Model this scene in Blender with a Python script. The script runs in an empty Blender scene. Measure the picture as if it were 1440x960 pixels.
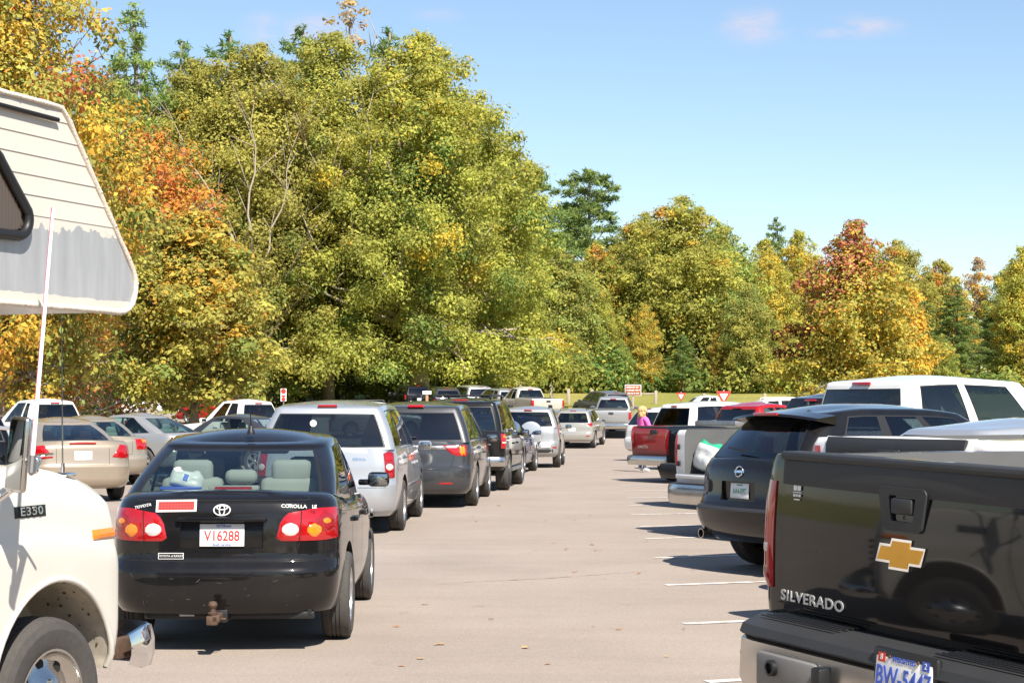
import bpy, bmesh, math, random
import numpy as np
from mathutils import Vector, Matrix, Euler, noise as mnoise
from mathutils.bvhtree import BVHTree

scene = bpy.context.scene
C = scene.collection
R = math.radians
random.seed(7)

# ------------------------------------------------------------------ camera
CAM_Z, FPX = 1.70, 2500.0
PITCH = math.atan(90 / FPX)
cam_d = bpy.data.cameras.new('camera')
cam = bpy.data.objects.new('camera', cam_d); C.objects.link(cam)
cam.location = (0, 0, CAM_Z)
cam.rotation_euler = (R(90) + PITCH, 0, 0)
cam_d.sensor_width = 36; cam_d.lens = 36 * FPX / 1440
cam_d.clip_end = 3000
scene.camera = cam

def at(px, py, Y):
    """the point of the place that the photograph shows at a pixel, at distance Y ahead"""
    u, v = (px - 720) / FPX, (480 - py) / FPX
    d = Vector((u, math.cos(PITCH) - v * math.sin(PITCH), math.sin(PITCH) + v * math.cos(PITCH)))
    return Vector((0, 0, CAM_Z)) + d * (Y / d.y)

def pchip(pts):
    xs = np.array([p[0] for p in pts], float); ys = np.array([p[1] for p in pts], float)
    h = np.diff(xs); dl = np.diff(ys) / h
    m = np.zeros(len(xs)); m[0], m[-1] = dl[0], dl[-1]
    for i in range(1, len(xs) - 1):
        if dl[i - 1] * dl[i] > 0:
            w1, w2 = 2 * h[i] + h[i - 1], h[i] + 2 * h[i - 1]
            m[i] = (w1 + w2) / (w1 / dl[i - 1] + w2 / dl[i])
    def f(x):
        x = min(max(x, xs[0]), xs[-1])
        i = min(int(np.searchsorted(xs, x, side='right')) - 1, len(h) - 1); i = max(i, 0)
        t = (x - xs[i]) / h[i]
        return float((2*t**3-3*t**2+1)*ys[i] + (t**3-2*t**2+t)*h[i]*m[i] + (-2*t**3+3*t**2)*ys[i+1] + (t**3-t**2)*h[i]*m[i+1])
    return f

# ------------------------------------------------------------------ materials
MATS = {}
def nodes_of(name):
    m = bpy.data.materials.new(name); m.use_nodes = True
    nt = m.node_tree
    return m, nt, nt.nodes['Principled BSDF'], nt.nodes['Material Output']

def pbr(name, col, rough=.5, metal=0., coat=0., spec=.5, var=0., vscale=6., bump=0., bscale=40., coat_r=.04, dust=0., dustcol=(.32, .27, .21)):
    if name in MATS: return MATS[name]
    m, nt, b, out = nodes_of(name)
    b.inputs['Base Color'].default_value = (*col, 1)
    b.inputs['Roughness'].default_value = rough
    b.inputs['Metallic'].default_value = metal
    b.inputs['Coat Weight'].default_value = coat
    b.inputs['Coat Roughness'].default_value = coat_r
    b.inputs['Specular IOR Level'].default_value = spec
    tc = nt.nodes.new('ShaderNodeTexCoord')
    if var > 0:
        n = nt.nodes.new('ShaderNodeTexNoise'); n.inputs['Scale'].default_value = vscale; n.inputs['Detail'].default_value = 6
        nt.links.new(tc.outputs['Object'], n.inputs['Vector'])
        mx = nt.nodes.new('ShaderNodeMix'); mx.data_type = 'RGBA'
        mx.inputs[6].default_value = (*[c * (1 - var) for c in col], 1)
        mx.inputs[7].default_value = (*[min(1, c * (1 + var)) for c in col], 1)
        nt.links.new(n.outputs['Fac'], mx.inputs[0]); nt.links.new(mx.outputs[2], b.inputs['Base Color'])
    if dust > 0:
        n = nt.nodes.new('ShaderNodeTexNoise'); n.inputs['Scale'].default_value = 3.5; n.inputs['Detail'].default_value = 8; n.inputs['Roughness'].default_value = .7
        nt.links.new(tc.outputs['Object'], n.inputs['Vector'])
        rp = nt.nodes.new('ShaderNodeValToRGB'); rp.color_ramp.elements[0].position = .42; rp.color_ramp.elements[1].position = .85
        rp.color_ramp.elements[1].color = (dust, dust, dust, 1)
        rp.color_ramp.elements[0].color = (dust * .25,) * 3 + (1,)
        nt.links.new(n.outputs['Fac'], rp.inputs['Fac'])
        mx = nt.nodes.new('ShaderNodeMix'); mx.data_type = 'RGBA'
        mx.inputs[6].default_value = (*col, 1); mx.inputs[7].default_value = (*dustcol, 1)
        nt.links.new(rp.outputs['Color'], mx.inputs[0]); nt.links.new(mx.outputs[2], b.inputs['Base Color'])
        ad = nt.nodes.new('ShaderNodeMath'); ad.operation = 'MULTIPLY_ADD'; ad.inputs[1].default_value = .9; ad.inputs[2].default_value = coat_r
        nt.links.new(rp.outputs['Color'], ad.inputs[0]); nt.links.new(ad.outputs[0], b.inputs['Coat Roughness'])
    if bump > 0:
        n = nt.nodes.new('ShaderNodeTexNoise'); n.inputs['Scale'].default_value = bscale; n.inputs['Detail'].default_value = 4
        nt.links.new(tc.outputs['Object'], n.inputs['Vector'])
        bp = nt.nodes.new('ShaderNodeBump'); bp.inputs['Strength'].default_value = bump; bp.inputs['Distance'].default_value = .01
        nt.links.new(n.outputs['Fac'], bp.inputs['Height']); nt.links.new(bp.outputs['Normal'], b.inputs['Normal'])
    MATS[name] = m
    return m

def glass(name, tint, refl=1.0, rough=0.0):
    if name in MATS: return MATS[name]
    m, nt, b, out = nodes_of(name)
    nt.nodes.remove(b)
    tr = nt.nodes.new('ShaderNodeBsdfTransparent'); tr.inputs['Color'].default_value = (*tint, 1)
    gl = nt.nodes.new('ShaderNodeBsdfGlossy'); gl.inputs['Roughness'].default_value = .01 + rough; gl.inputs['Color'].default_value = (.95, .97, 1, 1)
    fr = nt.nodes.new('ShaderNodeFresnel')
    gm = nt.nodes.new('ShaderNodeNewGeometry'); io = nt.nodes.new('ShaderNodeMapRange')      # one sheet of glass acts the same from both sides
    io.inputs['To Min'].default_value = 1.55; io.inputs['To Max'].default_value = 1/1.55
    nt.links.new(gm.outputs['Backfacing'], io.inputs['Value']); nt.links.new(io.outputs[0], fr.inputs['IOR'])
    mul = nt.nodes.new('ShaderNodeMath'); mul.operation = 'MULTIPLY'; mul.inputs[1].default_value = refl
    mx = nt.nodes.new('ShaderNodeMixShader')
    nt.links.new(fr.outputs[0], mul.inputs[0]); nt.links.new(mul.outputs[0], mx.inputs[0])
    nt.links.new(tr.outputs[0], mx.inputs[1]); nt.links.new(gl.outputs[0], mx.inputs[2]); nt.links.new(mx.outputs[0], out.inputs['Surface'])
    MATS[name] = m
    return m

def paint(name, col, metal=0., dust=.12, rough=.35):
    return pbr(name, col, rough=rough, metal=metal, coat=1., dust=dust, spec=.06)

M_BLACK = paint('black_paint', (.004, .004, .005), dust=.035)
M_BLACK2 = paint('clean_black_paint', (.003, .003, .004), dust=.010)
for _m in (M_BLACK, M_BLACK2): _m.node_tree.nodes['Principled BSDF'].inputs['Coat IOR'].default_value = 1.42
M_CHAR = paint('charcoal_paint', (.045, .048, .055), metal=.5, dust=.10)
M_SILVER = paint('silver_paint', (.42, .435, .46), metal=.55, dust=.05)
M_SILVER2 = paint('grey_silver_paint', (.36, .36, .36), metal=.5, dust=.12)
M_WHITE = paint('white_paint', (.74, .73, .70), dust=.05)
M_MIRR = pbr('mirror_silver', (.33, .34, .35), rough=.02, metal=1.)
M_TAN = paint('tan_paint', (.36, .295, .225), metal=.45, dust=.05)
M_TAN2 = paint('beige_paint', (.30, .26, .205), metal=.4, dust=.05)
M_BLUE = paint('navy_paint', (.012, .024, .09), metal=.2, dust=.04)
M_RED = paint('red_paint', (.32, .008, .012), dust=.02)
M_CHAMP = paint('champagne_paint', (.36, .345, .31), metal=.4, dust=.05)
M_PEARL = paint('pearl_paint', (.50, .465, .40), metal=.2, dust=.05)
M_GREY = paint('grey_paint', (.12, .12, .115), metal=.4, dust=.12)
M_CREAM = pbr('cream_paint', (.56, .53, .475), rough=.35, coat=.5, coat_r=.15, var=.05, vscale=3)
M_TRIM = pbr('black_trim', (.012, .012, .013), rough=.45, spec=.4)
M_PLASTIC = pbr('black_plastic', (.022, .022, .023), rough=.6, bump=.15, bscale=300, var=.2)
M_GREYPL = pbr('grey_plastic', (.15, .145, .14), rough=.55, bump=.15, bscale=300, var=.12)
M_DARK = pbr('dark_cavity', (.012, .011, .010), rough=.9)
M_INT = pbr('dark_interior', (.03, .03, .032), rough=.8)
M_INTL = pbr('grey_interior', (.33, .33, .30), rough=.85, var=.1)
M_RUBBER = pbr('tyre_rubber', (.055, .050, .046), rough=.9, var=.35, vscale=14, bump=.2, bscale=60)
M_RIM = pbr('alloy', (.55, .55, .56), rough=.3, metal=.9, var=.15)
M_LETTER = pbr('bright_lettering', (.62, .62, .60), rough=.3, metal=.25)
M_CHROME = pbr('chrome', (.80, .80, .80), rough=.08, metal=1., var=.05)
M_CHROMED = pbr('dull_chrome', (.55, .54, .52), rough=.22, metal=1., var=.15)
M_LENS = pbr('red_lens', (.34, .004, .006), rough=.12, coat=1., var=.25, vscale=25)
M_LENSD = pbr('red_lens_deep', (.25, .004, .006), rough=.12, coat=1.)
M_AMBER = pbr('amber_lens', (.75, .20, .01), rough=.15, coat=1., var=.2, vscale=40)
M_CLEAR = pbr('clear_lens', (.55, .46, .44), rough=.1, coat=1., var=.12, vscale=30)
M_STEEL = pbr('bare_steel', (.35, .34, .33), rough=.4, metal=.9, var=.3)
M_RUST = pbr('rusty_steel', (.10, .060, .040), rough=.75, metal=.3, var=.45, vscale=30, bump=.3)
M_PLATE = pbr('plate_white', (.72, .72, .70), rough=.4, var=.06)
M_PRED = pbr('print_red', (.50, .03, .03), rough=.5)
M_PBLUE = pbr('print_blue', (.05, .10, .45), rough=.5)
M_PGREEN = pbr('print_green', (.10, .33, .20), rough=.5)
M_SEAM = pbr('seam_shadow_gap', (.004, .004, .004), rough=.9)
M_GOLD = pbr('gold_badge', (.66, .34, .04), rough=.25, metal=.45, var=.10, vscale=18)
M_WOOD = pbr('grey_wood', (.33, .28, .23), rough=.85, var=.3, vscale=12, bump=.5, bscale=25)
M_SIGNR = pbr('sign_red', (.55, .04, .03), rough=.4)
M_SIGNW = pbr('sign_white', (.78, .78, .76), rough=.4)
M_SIGNB = pbr('sign_brown', (.30, .085, .03), rough=.4)
G_CLEAR = glass('clear_glass', (.62, .70, .68))
G_TINT = glass('green_glass', (.42, .56, .53))
G_PRIV = glass('privacy_glass', (.07, .075, .08), refl=1.6)
G_DARK = glass('dark_glass', (.16, .18, .20), refl=1.3)

# ------------------------------------------------------------------ mesh helper
class MB:
    def __init__(s): s.v, s.f, s.m = [], [], []
    def add(s, verts, faces, mi=0):
        o = len(s.v); s.v += [tuple(p) for p in verts]
        for f in faces: s.f.append([i + o for i in f]); s.m.append(mi)
        return o
    def box(s, c, d, mi=0, rot=None, bev=0.):
        hx, hy, hz = d[0]/2, d[1]/2, d[2]/2
        if bev > 0:
            bm = bmesh.new(); bmesh.ops.create_cube(bm, size=1)
            bmesh.ops.scale(bm, vec=d, verts=bm.verts)
            bmesh.ops.bevel(bm, geom=list(bm.edges), offset=bev, segments=2, profile=.5, affect='EDGES')
            bm.verts.index_update()
            vs = [v.co.copy() for v in bm.verts]; fs = [[v.index for v in f.verts] for f in bm.faces]; bm.free()
        else:
            vs = [Vector((x, y, z)) for x in (-hx, hx) for y in (-hy, hy) for z in (-hz, hz)]
            fs = [[0,1,3,2],[4,6,7,5],[0,4,5,1],[2,3,7,6],[0,2,6,4],[1,5,7,3]]
        if rot is not None: vs = [rot @ v for v in vs]
        s.add([v + Vector(c) for v in vs], fs, mi)
    def tube(s, pts, r, n=8, mi=0, cap=True):
        pts = [Vector(p) for p in pts]
        rs = r if isinstance(r, (list, tuple)) else [r] * len(pts)
        vs = []; up = None
        for i, p in enumerate(pts):
            d = (pts[min(i+1, len(pts)-1)] - pts[max(i-1, 0)])
            if d.length < 1e-9: d = Vector((0, 0, 1))
            d.normalize()
            if up is None: up = Vector((0, 0, 1)) if abs(d.z) < .9 else Vector((1, 0, 0))
            a = d.cross(up); 
            if a.length < 1e-6: a = d.orthogonal()
            a.normalize(); b = a.cross(d); up = b
            for k in range(n):
                t = 2*math.pi*k/n
                vs.append(p + (a*math.cos(t) + b*math.sin(t)) * rs[i])
        fs = []
        for i in range(len(pts)-1):
            for k in range(n):
                k2 = (k+1) % n
                fs.append([i*n+k, i*n+k2, (i+1)*n+k2, (i+1)*n+k])
        if cap: fs += [list(range(n))[::-1], [(len(pts)-1)*n+k for k in range(n)]]
        s.add(vs, fs, mi)
    def lathe(s, prof, n=32, mi=0, mat=None, axis='y', mis=None):
        """profile of (radius, offset along the axis)"""
        vs = []
        for (r, h) in prof:
            for k in range(n):
                t = 2*math.pi*k/n
                p = Vector((r*math.cos(t), h, r*math.sin(t))) if axis == 'y' else (Vector((r*math.cos(t), r*math.sin(t), h)) if axis == 'z' else Vector((h, r*math.cos(t), r*math.sin(t))))
                vs.append(mat @ p if mat else p)
        o = len(s.v); s.v += [tuple(p) for p in vs]
        for i in range(len(prof)-1):
            for k in range(n):
                k2 = (k+1) % n
                s.f.append([o+i*n+k, o+i*n+k2, o+(i+1)*n+k2, o+(i+1)*n+k]); s.m.append(mis[i] if mis else mi)
    def sphere(s, c, r, mi=0, nu=12, nv=8, sc=(1,1,1)):
        vs, fs = [], []
        for j in range(nv+1):
            a = math.pi*j/nv
            for i in range(nu):
                b = 2*math.pi*i/nu
                vs.append((c[0]+r*sc[0]*math.sin(a)*math.cos(b), c[1]+r*sc[1]*math.sin(a)*math.sin(b), c[2]+r*sc[2]*math.cos(a)))
        for j in range(nv):
            for i in range(nu):
                fs.append([j*nu+i, (j+1)*nu+i, (j+1)*nu+(i+1)%nu, j*nu+(i+1)%nu])
        s.add(vs, fs, mi)
    def prism(s, poly, d, mi=0, mat=None):
        """a flat outline given depth along local z"""
        n = len(poly)
        vs = [Vector((x, y, 0)) for x, y in poly] + [Vector((x, y, d)) for x, y in poly]
        if mat: vs = [mat @ v for v in vs]
        s.add(vs, [list(range(n))[::-1], [n+i for i in range(n)]] + [[i, (i+1)%n, n+(i+1)%n, n+i] for i in range(n)], mi)
    def mesh(s, name, mats, angle=35, merge=True):
        me = bpy.data.meshes.new(name); me.from_pydata(s.v, [], s.f)
        for m in mats: me.materials.append(m)
        me.polygons.foreach_set('material_index', s.m)
        if merge:
            bm = bmesh.new(); bm.from_mesh(me)
            bmesh.ops.remove_doubles(bm, verts=bm.verts, dist=1e-5)
            bmesh.ops.recalc_face_normals(bm, faces=bm.faces)
            bm.to_mesh(me); bm.free()
        shade(me, angle)
        return me
    def build(s, name, mats, parent=None, angle=35, loc=None, rot=None, merge=True):
        if not isinstance(mats, (list, tuple)): mats = [mats]
        return link(name, s.mesh(name, mats, angle, merge), parent, loc, rot)

def shade(me, angle=35):
    if len(me.polygons) == 0: return
    me.polygons.foreach_set('use_smooth', [True] * len(me.polygons))
    if angle is not None: me.set_sharp_from_angle(angle=R(angle))
    me.update()

def link(name, me, parent=None, loc=None, rot=None):
    o = bpy.data.objects.new(name, me); C.objects.link(o)
    if parent is not None: o.parent = parent
    if loc is not None: o.location = loc
    if rot is not None: o.rotation_euler = rot
    return o

def thing(name, label, cat, loc=(0,0,0), rz=0., group=None, rot=None):
    o = bpy.data.objects.new(name, None); C.objects.link(o)
    o.empty_display_size = .3
    o.location = loc; o.rotation_euler = rot if rot else (0, 0, rz)
    return tag(o, label, cat, group)

def tag(o, label, cat, group=None, kind=None):
    if label: o['label'] = label
    if cat: o['category'] = cat
    if group: o['group'] = group
    if kind: o['kind'] = kind
    return o

def struct(o, kind='structure'):
    o['kind'] = kind
    return o

_txt = {}
def text_mesh(s, size=1., ext=.002, bold=0., spacing=1., align='CENTER'):
    k = (s, size, ext, bold, spacing, align)
    if k in _txt: return _txt[k]
    cu = bpy.data.curves.new('writing', 'FONT'); cu.body = s; cu.size = size; cu.extrude = ext; cu.offset = bold
    cu.align_x = align; cu.align_y = 'CENTER'; cu.space_character = spacing; cu.resolution_u = 3
    o = bpy.data.objects.new('writing', cu); C.objects.link(o)
    me = bpy.data.meshes.new_from_object(o.evaluated_get(bpy.context.evaluated_depsgraph_get()))
    bpy.data.objects.remove(o); bpy.data.curves.remove(cu)
    me.materials.clear()
    _txt[k] = me
    return me

def text(name, s, size, mat, parent, M, ext=.002, bold=0., spacing=1., sx=1., align='CENTER'):
    me = text_mesh(s, size, ext, bold, spacing, align).copy()
    me.materials.append(mat)
    if sx != 1.: me.transform(Matrix.Diagonal((sx, 1, 1, 1)))
    me.transform(M)
    me.name = name
    return link(name, me, parent)

def frame(o, right, up):
    """matrix whose x runs right, y up, z out of the surface"""
    r = Vector(right).normalized(); u = Vector(up); n = r.cross(u).normalized(); u = n.cross(r)
    return Matrix(((r.x, u.x, n.x, o[0]), (r.y, u.y, n.y, o[1]), (r.z, u.z, n.z, o[2]), (0, 0, 0, 1)))

def terrain(X, Y):
    f = TERR(Y)
    return f + .12 * math.sin(X * .05 + 1) * max(0, min(1, (Y - 110) / 60))
TERR = pchip([(-200, .0), (0, 0), (45, 0), (62, -.10), (76, -.22), (86, .12), (96, .68), (108, 1.22), (122, 1.80), (142, 2.62), (175, 3.2), (260, 6), (600, 12)])
# ------------------------------------------------------------------ car maker
# local frame: x forward from the rear bumper, y left, z up
def half_ring(xr, xf, w, rx, ry, fx, fy, br, bf, rr, nC, ss, taper):
    we = w - taper
    pts = []
    for q in rr[:-1]:
        y = (we - ry) * q
        pts.append((xr + br * (y / we) ** 2, y))
    x0 = xr + br * ((we - ry) / we) ** 2
    for i in range(nC):
        a = math.pi/2 * i / nC
        pts.append((x0 + rx * (1 - math.cos(a)), we - ry + ry * math.sin(a)))
    x1 = xf - bf * ((we - fy) / we) ** 2
    xs, xe = x0 + rx, x1 - fx
    for q in ss:
        pts.append((xs + (xe - xs) * q, we + taper * (1 - (2*q - 1) ** 2)))
    for i in range(nC - 1, -1, -1):
        a = math.pi/2 * i / nC
        pts.append((x1 - fx * (1 - math.cos(a)), we - fy + fy * math.sin(a)))
    for q in rr[::-1][1:]:
        y = (we - fy) * q
        pts.append((xf - bf * (y / we) ** 2, y))
    return pts

def cap_strip(mb, ring, mi, crown=0., m=8, matfn=None, xc=0., hl=1., xcrown=0.):
    """close a symmetric ring (half points with z) by strips across"""
    n = len(ring); vs = []
    for (x, y, z) in ring:
        for j in range(m + 1):
            q = 1 - 2 * j / m
            if xcrown: vs.append((x, y * q, z + (crown + xcrown) * (1 - q*q) * max(0, 1 - ((x - xc)/hl)**2)**.8))
            else: vs.append((x, y * q, z + crown * (1 - q*q) * min(1, y / .4)))
    for i in range(n - 1):
        for j in range(m):
            f = [i*(m+1)+j, (i+1)*(m+1)+j, (i+1)*(m+1)+j+1, i*(m+1)+j+1]
            cx = sum(vs[k][0] for k in f)/4; cy = sum(vs[k][1] for k in f)/4
            k = matfn(cx, cy) if matfn else mi
            mb.add([vs[q] for q in f], [[0, 1, 2, 3]], k)

def full(half):
    return half + [(x, -y, z) for (x, y, z) in half[-2:0:-1]]

class Car:
    def __init__(s, name, label, cat, loc, theta, P, roll=0., group=None):
        """theta: heading in degrees clockwise from +Y"""
        s.P = P
        z = terrain(loc[0], loc[1]) if len(loc) == 2 else loc[2]
        # pitch with the slope of the ground
        dx, dy = math.sin(R(theta)), math.cos(R(theta))
        L = P['L']
        z2 = terrain(loc[0] + dx*L, loc[1] + dy*L)
        pit = math.atan2(z2 - z, L)
        s.root = thing(name, label, cat, (loc[0], loc[1], z + .006), group=group)
        s.root.rotation_euler = (Matrix.Rotation(R(90 - theta), 3, 'Z') @ Matrix.Rotation(-pit, 3, 'Y') @ Matrix.Rotation(roll, 3, 'X')).to_euler()
        s.mats = [P['paint'], P.get('pillar', M_TRIM), P.get('well_mat', M_DARK), P.get('interior', M_INT), P.get('lower', P['paint'])]
        s.make()

    def make(s):
        P = s.P
        L, W = P['L'], P['W'] / 2
        T = pchip(P['T']); prof = P['prof']
        fxr = pchip([(p[0], p[1]) for p in prof]); fw = pchip([(p[0], p[2]) for p in prof])
        fxf = pchip(P.get('fprof', [(prof[0][0], .10), (.4, 0), (.6, .02), (prof[-1][0], .30)]))
        z0, z1 = prof[0][0], prof[-1][0]
        zs = sorted(set([p[0] for p in prof] + [z0 + (z1 - z0) * k / 13 for k in range(14)]))
        cr = P.get('corner', (.22, .30)); cf = P.get('fcorner', (.35, .35))
        rr = [0, .2, .4, .6, .8, .92, 1.]
        ss = [k / 30 for k in range(31)]
        tp = P.get('taper', .05)
        mb = MB(); rows = []
        for z in zs:
            f = (z - z0) / (z1 - z0)
            half = half_ring(fxr(z), L - fxf(z), W * fw(z), cr[0], cr[1], cf[0], cf[1], P.get('bow', .06), P.get('fbow', .12), rr, 7, ss, tp)
            rows.append([(x, y, z0 + (T(x) - z0) * f) for x, y in half])
        low = P.get('two_tone', 0)
        for k in range(len(rows) - 1):
            a, b = full(rows[k]), full(rows[k + 1]); n = len(a)
            mb.add(a + b, [[i, (i+1) % n, n + (i+1) % n, n + i] for i in range(n)], 4 if zs[k+1] <= low + 1e-6 else 0)
        cap_strip(mb, [(x, y, z) for x, y, z in rows[0]], 2, 0)
        gb, gt = P['gb'], P['gt']
        wb = gb[2]
        def mf(cx, cy):
            return 3 if gb[0] + .06 < cx < gb[1] - .04 and abs(cy) < wb - .01 else 0
        cap_strip(mb, rows[-1], 0, P.get('crown', .02), 10, mf)
        me = mb.mesh('body', s.mats)
        # wheel wells and cargo bed cut out of the solid
        cut = MB()
        for xa in P['axles']:
            for sg in (1, -1):
                ra = P.get('arch', P['wr'] + .055)
                n = 28; zc = P['wr'] + P.get('arch_up', .02)
                prf = [(xa + ra*math.cos(2*math.pi*k/n), zc + ra*P.get('arch_z', 1.)*math.sin(2*math.pi*k/n)) for k in range(n)]
                y0, y1 = sg * (W + .3), sg * (W - P.get('well', .30))
                cut.add([(x, y0, z) for x, z in prf] + [(x, y1, z) for x, z in prf], [list(range(n)), list(range(n, 2*n))[::-1]] + [[i, (i+1)%n, n+(i+1)%n, n+i] for i in range(n)], 2)
        tmp = [link('tmp', me), cut.build('cut', s.mats)]
        cutters = [tmp[1]]
        for bx in P.get('cuts', []):
            c2 = MB(); c2.box([(bx[0]+bx[1])/2, (bx[2]+bx[3])/2, (bx[4]+bx[5])/2], (bx[1]-bx[0], bx[3]-bx[2], bx[5]-bx[4]), bx[6] if len(bx) > 6 else 3)
            cutters.append(c2.build('cut', s.mats)); tmp.append(cutters[-1])
        for c in cutters:
            md = tmp[0].modifiers.new('cut', 'BOOLEAN'); md.object = c; md.operation = 'DIFFERENCE'; md.solver = 'EXACT'
        dg = bpy.context.evaluated_depsgraph_get()
        me2 = bpy.data.meshes.new_from_object(tmp[0].evaluated_get(dg))
        for o in tmp: bpy.data.objects.remove(o)
        bm = bmesh.new(); bm.from_mesh(me2)
        bmesh.ops.remove_doubles(bm, verts=bm.verts, dist=1e-4)
        # greenhouse
        gh, panes = s.greenhouse(T)
        bm.from_mesh(gh)
        out = bpy.data.meshes.new('body'); bm.to_mesh(out); 
        s.bvh = BVHTree.FromBMesh(bm); bm.free()
        for m in s.mats: 
            out.materials.append(m)
        shade(out, P.get('angle', 32))
        s.body = link('body', out, s.root)
        if P.get('panes'):
            s.bvh_all = s.bvh
        for nm, mb2 in panes:
            g = P.get('glass_rear', P['glass']) if nm == 'rear_window' else (P['glass_front'] if nm == 'windshield' and 'glass_front' in P else P['glass'])
            if nm.startswith('side_rear'): g = P.get('glass_rear_side', P['glass']); nm = 'side_window'
            elif nm.startswith('side'): nm = 'side_window'
            mb2.build(nm, g, s.root, 60)
        s.wheels()
        s.details()

    def greenhouse(s, T):
        P = s.P
        gb, gt = P['gb'], P['gt']            # (x rear, x front, half width)
        Z = pchip(P['roof'])
        segs = P['sides']                    # list of (start, end, kind) along the side, kind p / g / b
        tr = .010
        ss, kinds = [0.], []
        for a, b, k in segs:
            if k in 'gG' and b - a > .03:
                for e, kk in ((a + tr, 'b'), ((a+b)/2, k), (b - tr, k), (b, 'b')):
                    ss.append(e); kinds.append(kk)
            else: ss.append(b); kinds.append(k)
        rr = [0, .25, .5, .75, .965, 1.]
        nC = 4
        rk = ['R'] * 4 + ['b'] + ['p'] * nC
        ckinds = rk + kinds + ['p'] * nC + ['b'] + ['F'] * 4
        gc, gf = P.get('gcorner', (.10, .10)), P.get('gfcorner', (.16, .14))
        base = half_ring(gb[0], gb[1], gb[2], gc[0], gc[1], gf[0], gf[1], P.get('gbow', .05), .20, rr, nC, ss, .02)
        top = half_ring(gt[0], gt[1], gt[2], gc[0], gc[1], gf[0], gf[1], P.get('gbow', .05), .14, rr, nC, ss, .02)
        slo, shi = P.get('side_lo', .07), P.get('side_hi', .90)
        rlo, rhi = P.get('rear_lo', .06), P.get('rear_hi', .92)
        flo, fhi = .06, .94
        ts = sorted(set([0, 1., slo, slo+.025, shi, shi+.025, rlo, rlo+.025, rhi, rhi+.025, flo, fhi, .3, .5, .7]))
        bul, rbul = P.get('bulge', .025), P.get('rbulge', .03)
        rows = []
        for t in ts:
            row = []
            for (xb, yb), (xt, yt) in zip(base, top):
                zb, zt = T(xb) - .012, Z(xt)
                q = 4*t*(1-t)
                x = xb + (xt-xb)*t; y = yb + (yt-yb)*t
                wy = yb / gb[2]
                y += bul * q * wy
                e = 1 - wy**4
                x += (-rbul if xb < (gb[0]+gb[1])/2 else rbul) * q * max(0, e)
                row.append((x, y, zb + (zt-zb)*t))
            rows.append(row)
        mb = MB(); panes = {}
        # consecutive glass columns of a side share one pane
        pid, cur = {}, -1
        for i, k in enumerate(ckinds):
            if k in 'gG':
                if i == 0 or ckinds[i-1] not in 'gG': cur += 1
                pid[i] = cur
        for k in range(len(ts) - 1):
            tm = (ts[k] + ts[k+1]) / 2
            for i, kd in enumerate(ckinds):
                for sg in (1, -1):
                    q = [rows[k][i], rows[k][i+1], rows[k+1][i+1], rows[k+1][i]]
                    if sg < 0: q = [(x, -y, z) for x, y, z in q][::-1]
                    mi = 0
                    if kd in 'gGb' and i >= len(rk) and i < len(rk) + len(kinds):
                        if slo+.025 < tm < shi and kd in 'gG':
                            key = ('side_rear' if kd == 'G' else 'side') + '%d%d' % (pid[i], sg)
                            panes.setdefault(key, MB()).add(q, [[0,1,2,3]]); continue
                        mi = 1 if slo < tm < shi + .025 else (0)
                    elif kd == 'R' or (kd == 'b' and i < len(rk)):
                        if kd == 'R' and rlo+.025 < tm < rhi and not P.get('no_rear'):
                            panes.setdefault('rear_window', MB()).add(q, [[0,1,2,3]]); continue
                        mi = 1 if rlo < tm < rhi+.025 and not P.get('no_rear') else 0
                    elif kd == 'F' or kd == 'b':
                        if kd == 'F' and flo < tm < fhi:
                            panes.setdefault('windshield', MB()).add(q, [[0,1,2,3]]); continue
                        mi = 1 if kd == 'b' else 0
                    mb.add(q, [[0,1,2,3]], mi)
        # rounded roof edge
        last = rows[-1]; xc = (gt[0]+gt[1])/2; hl = (gt[1]-gt[0])/2
        seq = [last]
        cr = P.get('roof_crown', .05)
        for ins, dz in ((.010, .010), (.024, .018), (.045, .025), (.08, .032), (.125, .038), (.18, .043)):
            seq.append([(xc + (x-xc)*(1 - ins*.9/hl), y*(1 - ins/gt[2]), z + dz) for x, y, z in last])
        for a, b in zip(seq, seq[1:]):
            A, B = full(a), full(b); n = len(A)
            mb.add(A + B, [[i, (i+1)%n, n+(i+1)%n, n+i] for i in range(n)], P.get('roof_mat', 0))
        xs_ = sorted(set(round(p[0], 4) for p in seq[-1])); a0, a1 = xs_[0], xs_[-1]
        cap_strip(mb, seq[-1], P.get('roof_mat', 0), cr*.35, 12, None, (a0+a1)/2, (a1-a0)/2, P.get('xcrown', .022))
        me = mb.mesh('greenhouse', s.mats)
        return me, [(k, v) for k, v in panes.items()]

    # ---- shapes laid on the body
    def ray(s, u, z, phi=0., side=1):
        """hit of a level ray; phi 0 looks forward onto the rear, 90 looks at the side named by side (1 left, -1 right)"""
        a = R(phi)
        d = Vector((math.cos(a), -math.sin(a) * side, 0)); ua = Vector((math.sin(a), math.cos(a) * side, 0))
        c = Vector((s.P['L'] * .0, 0, 0))
        o = c + ua * u + Vector((0, 0, z)) - d * 8
        h = s.bvh.ray_cast(o, d)
        if h[0] is None: return None
        n = h[1] if h[1].dot(d) < 0 else -h[1]
        return h[0], n
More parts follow.
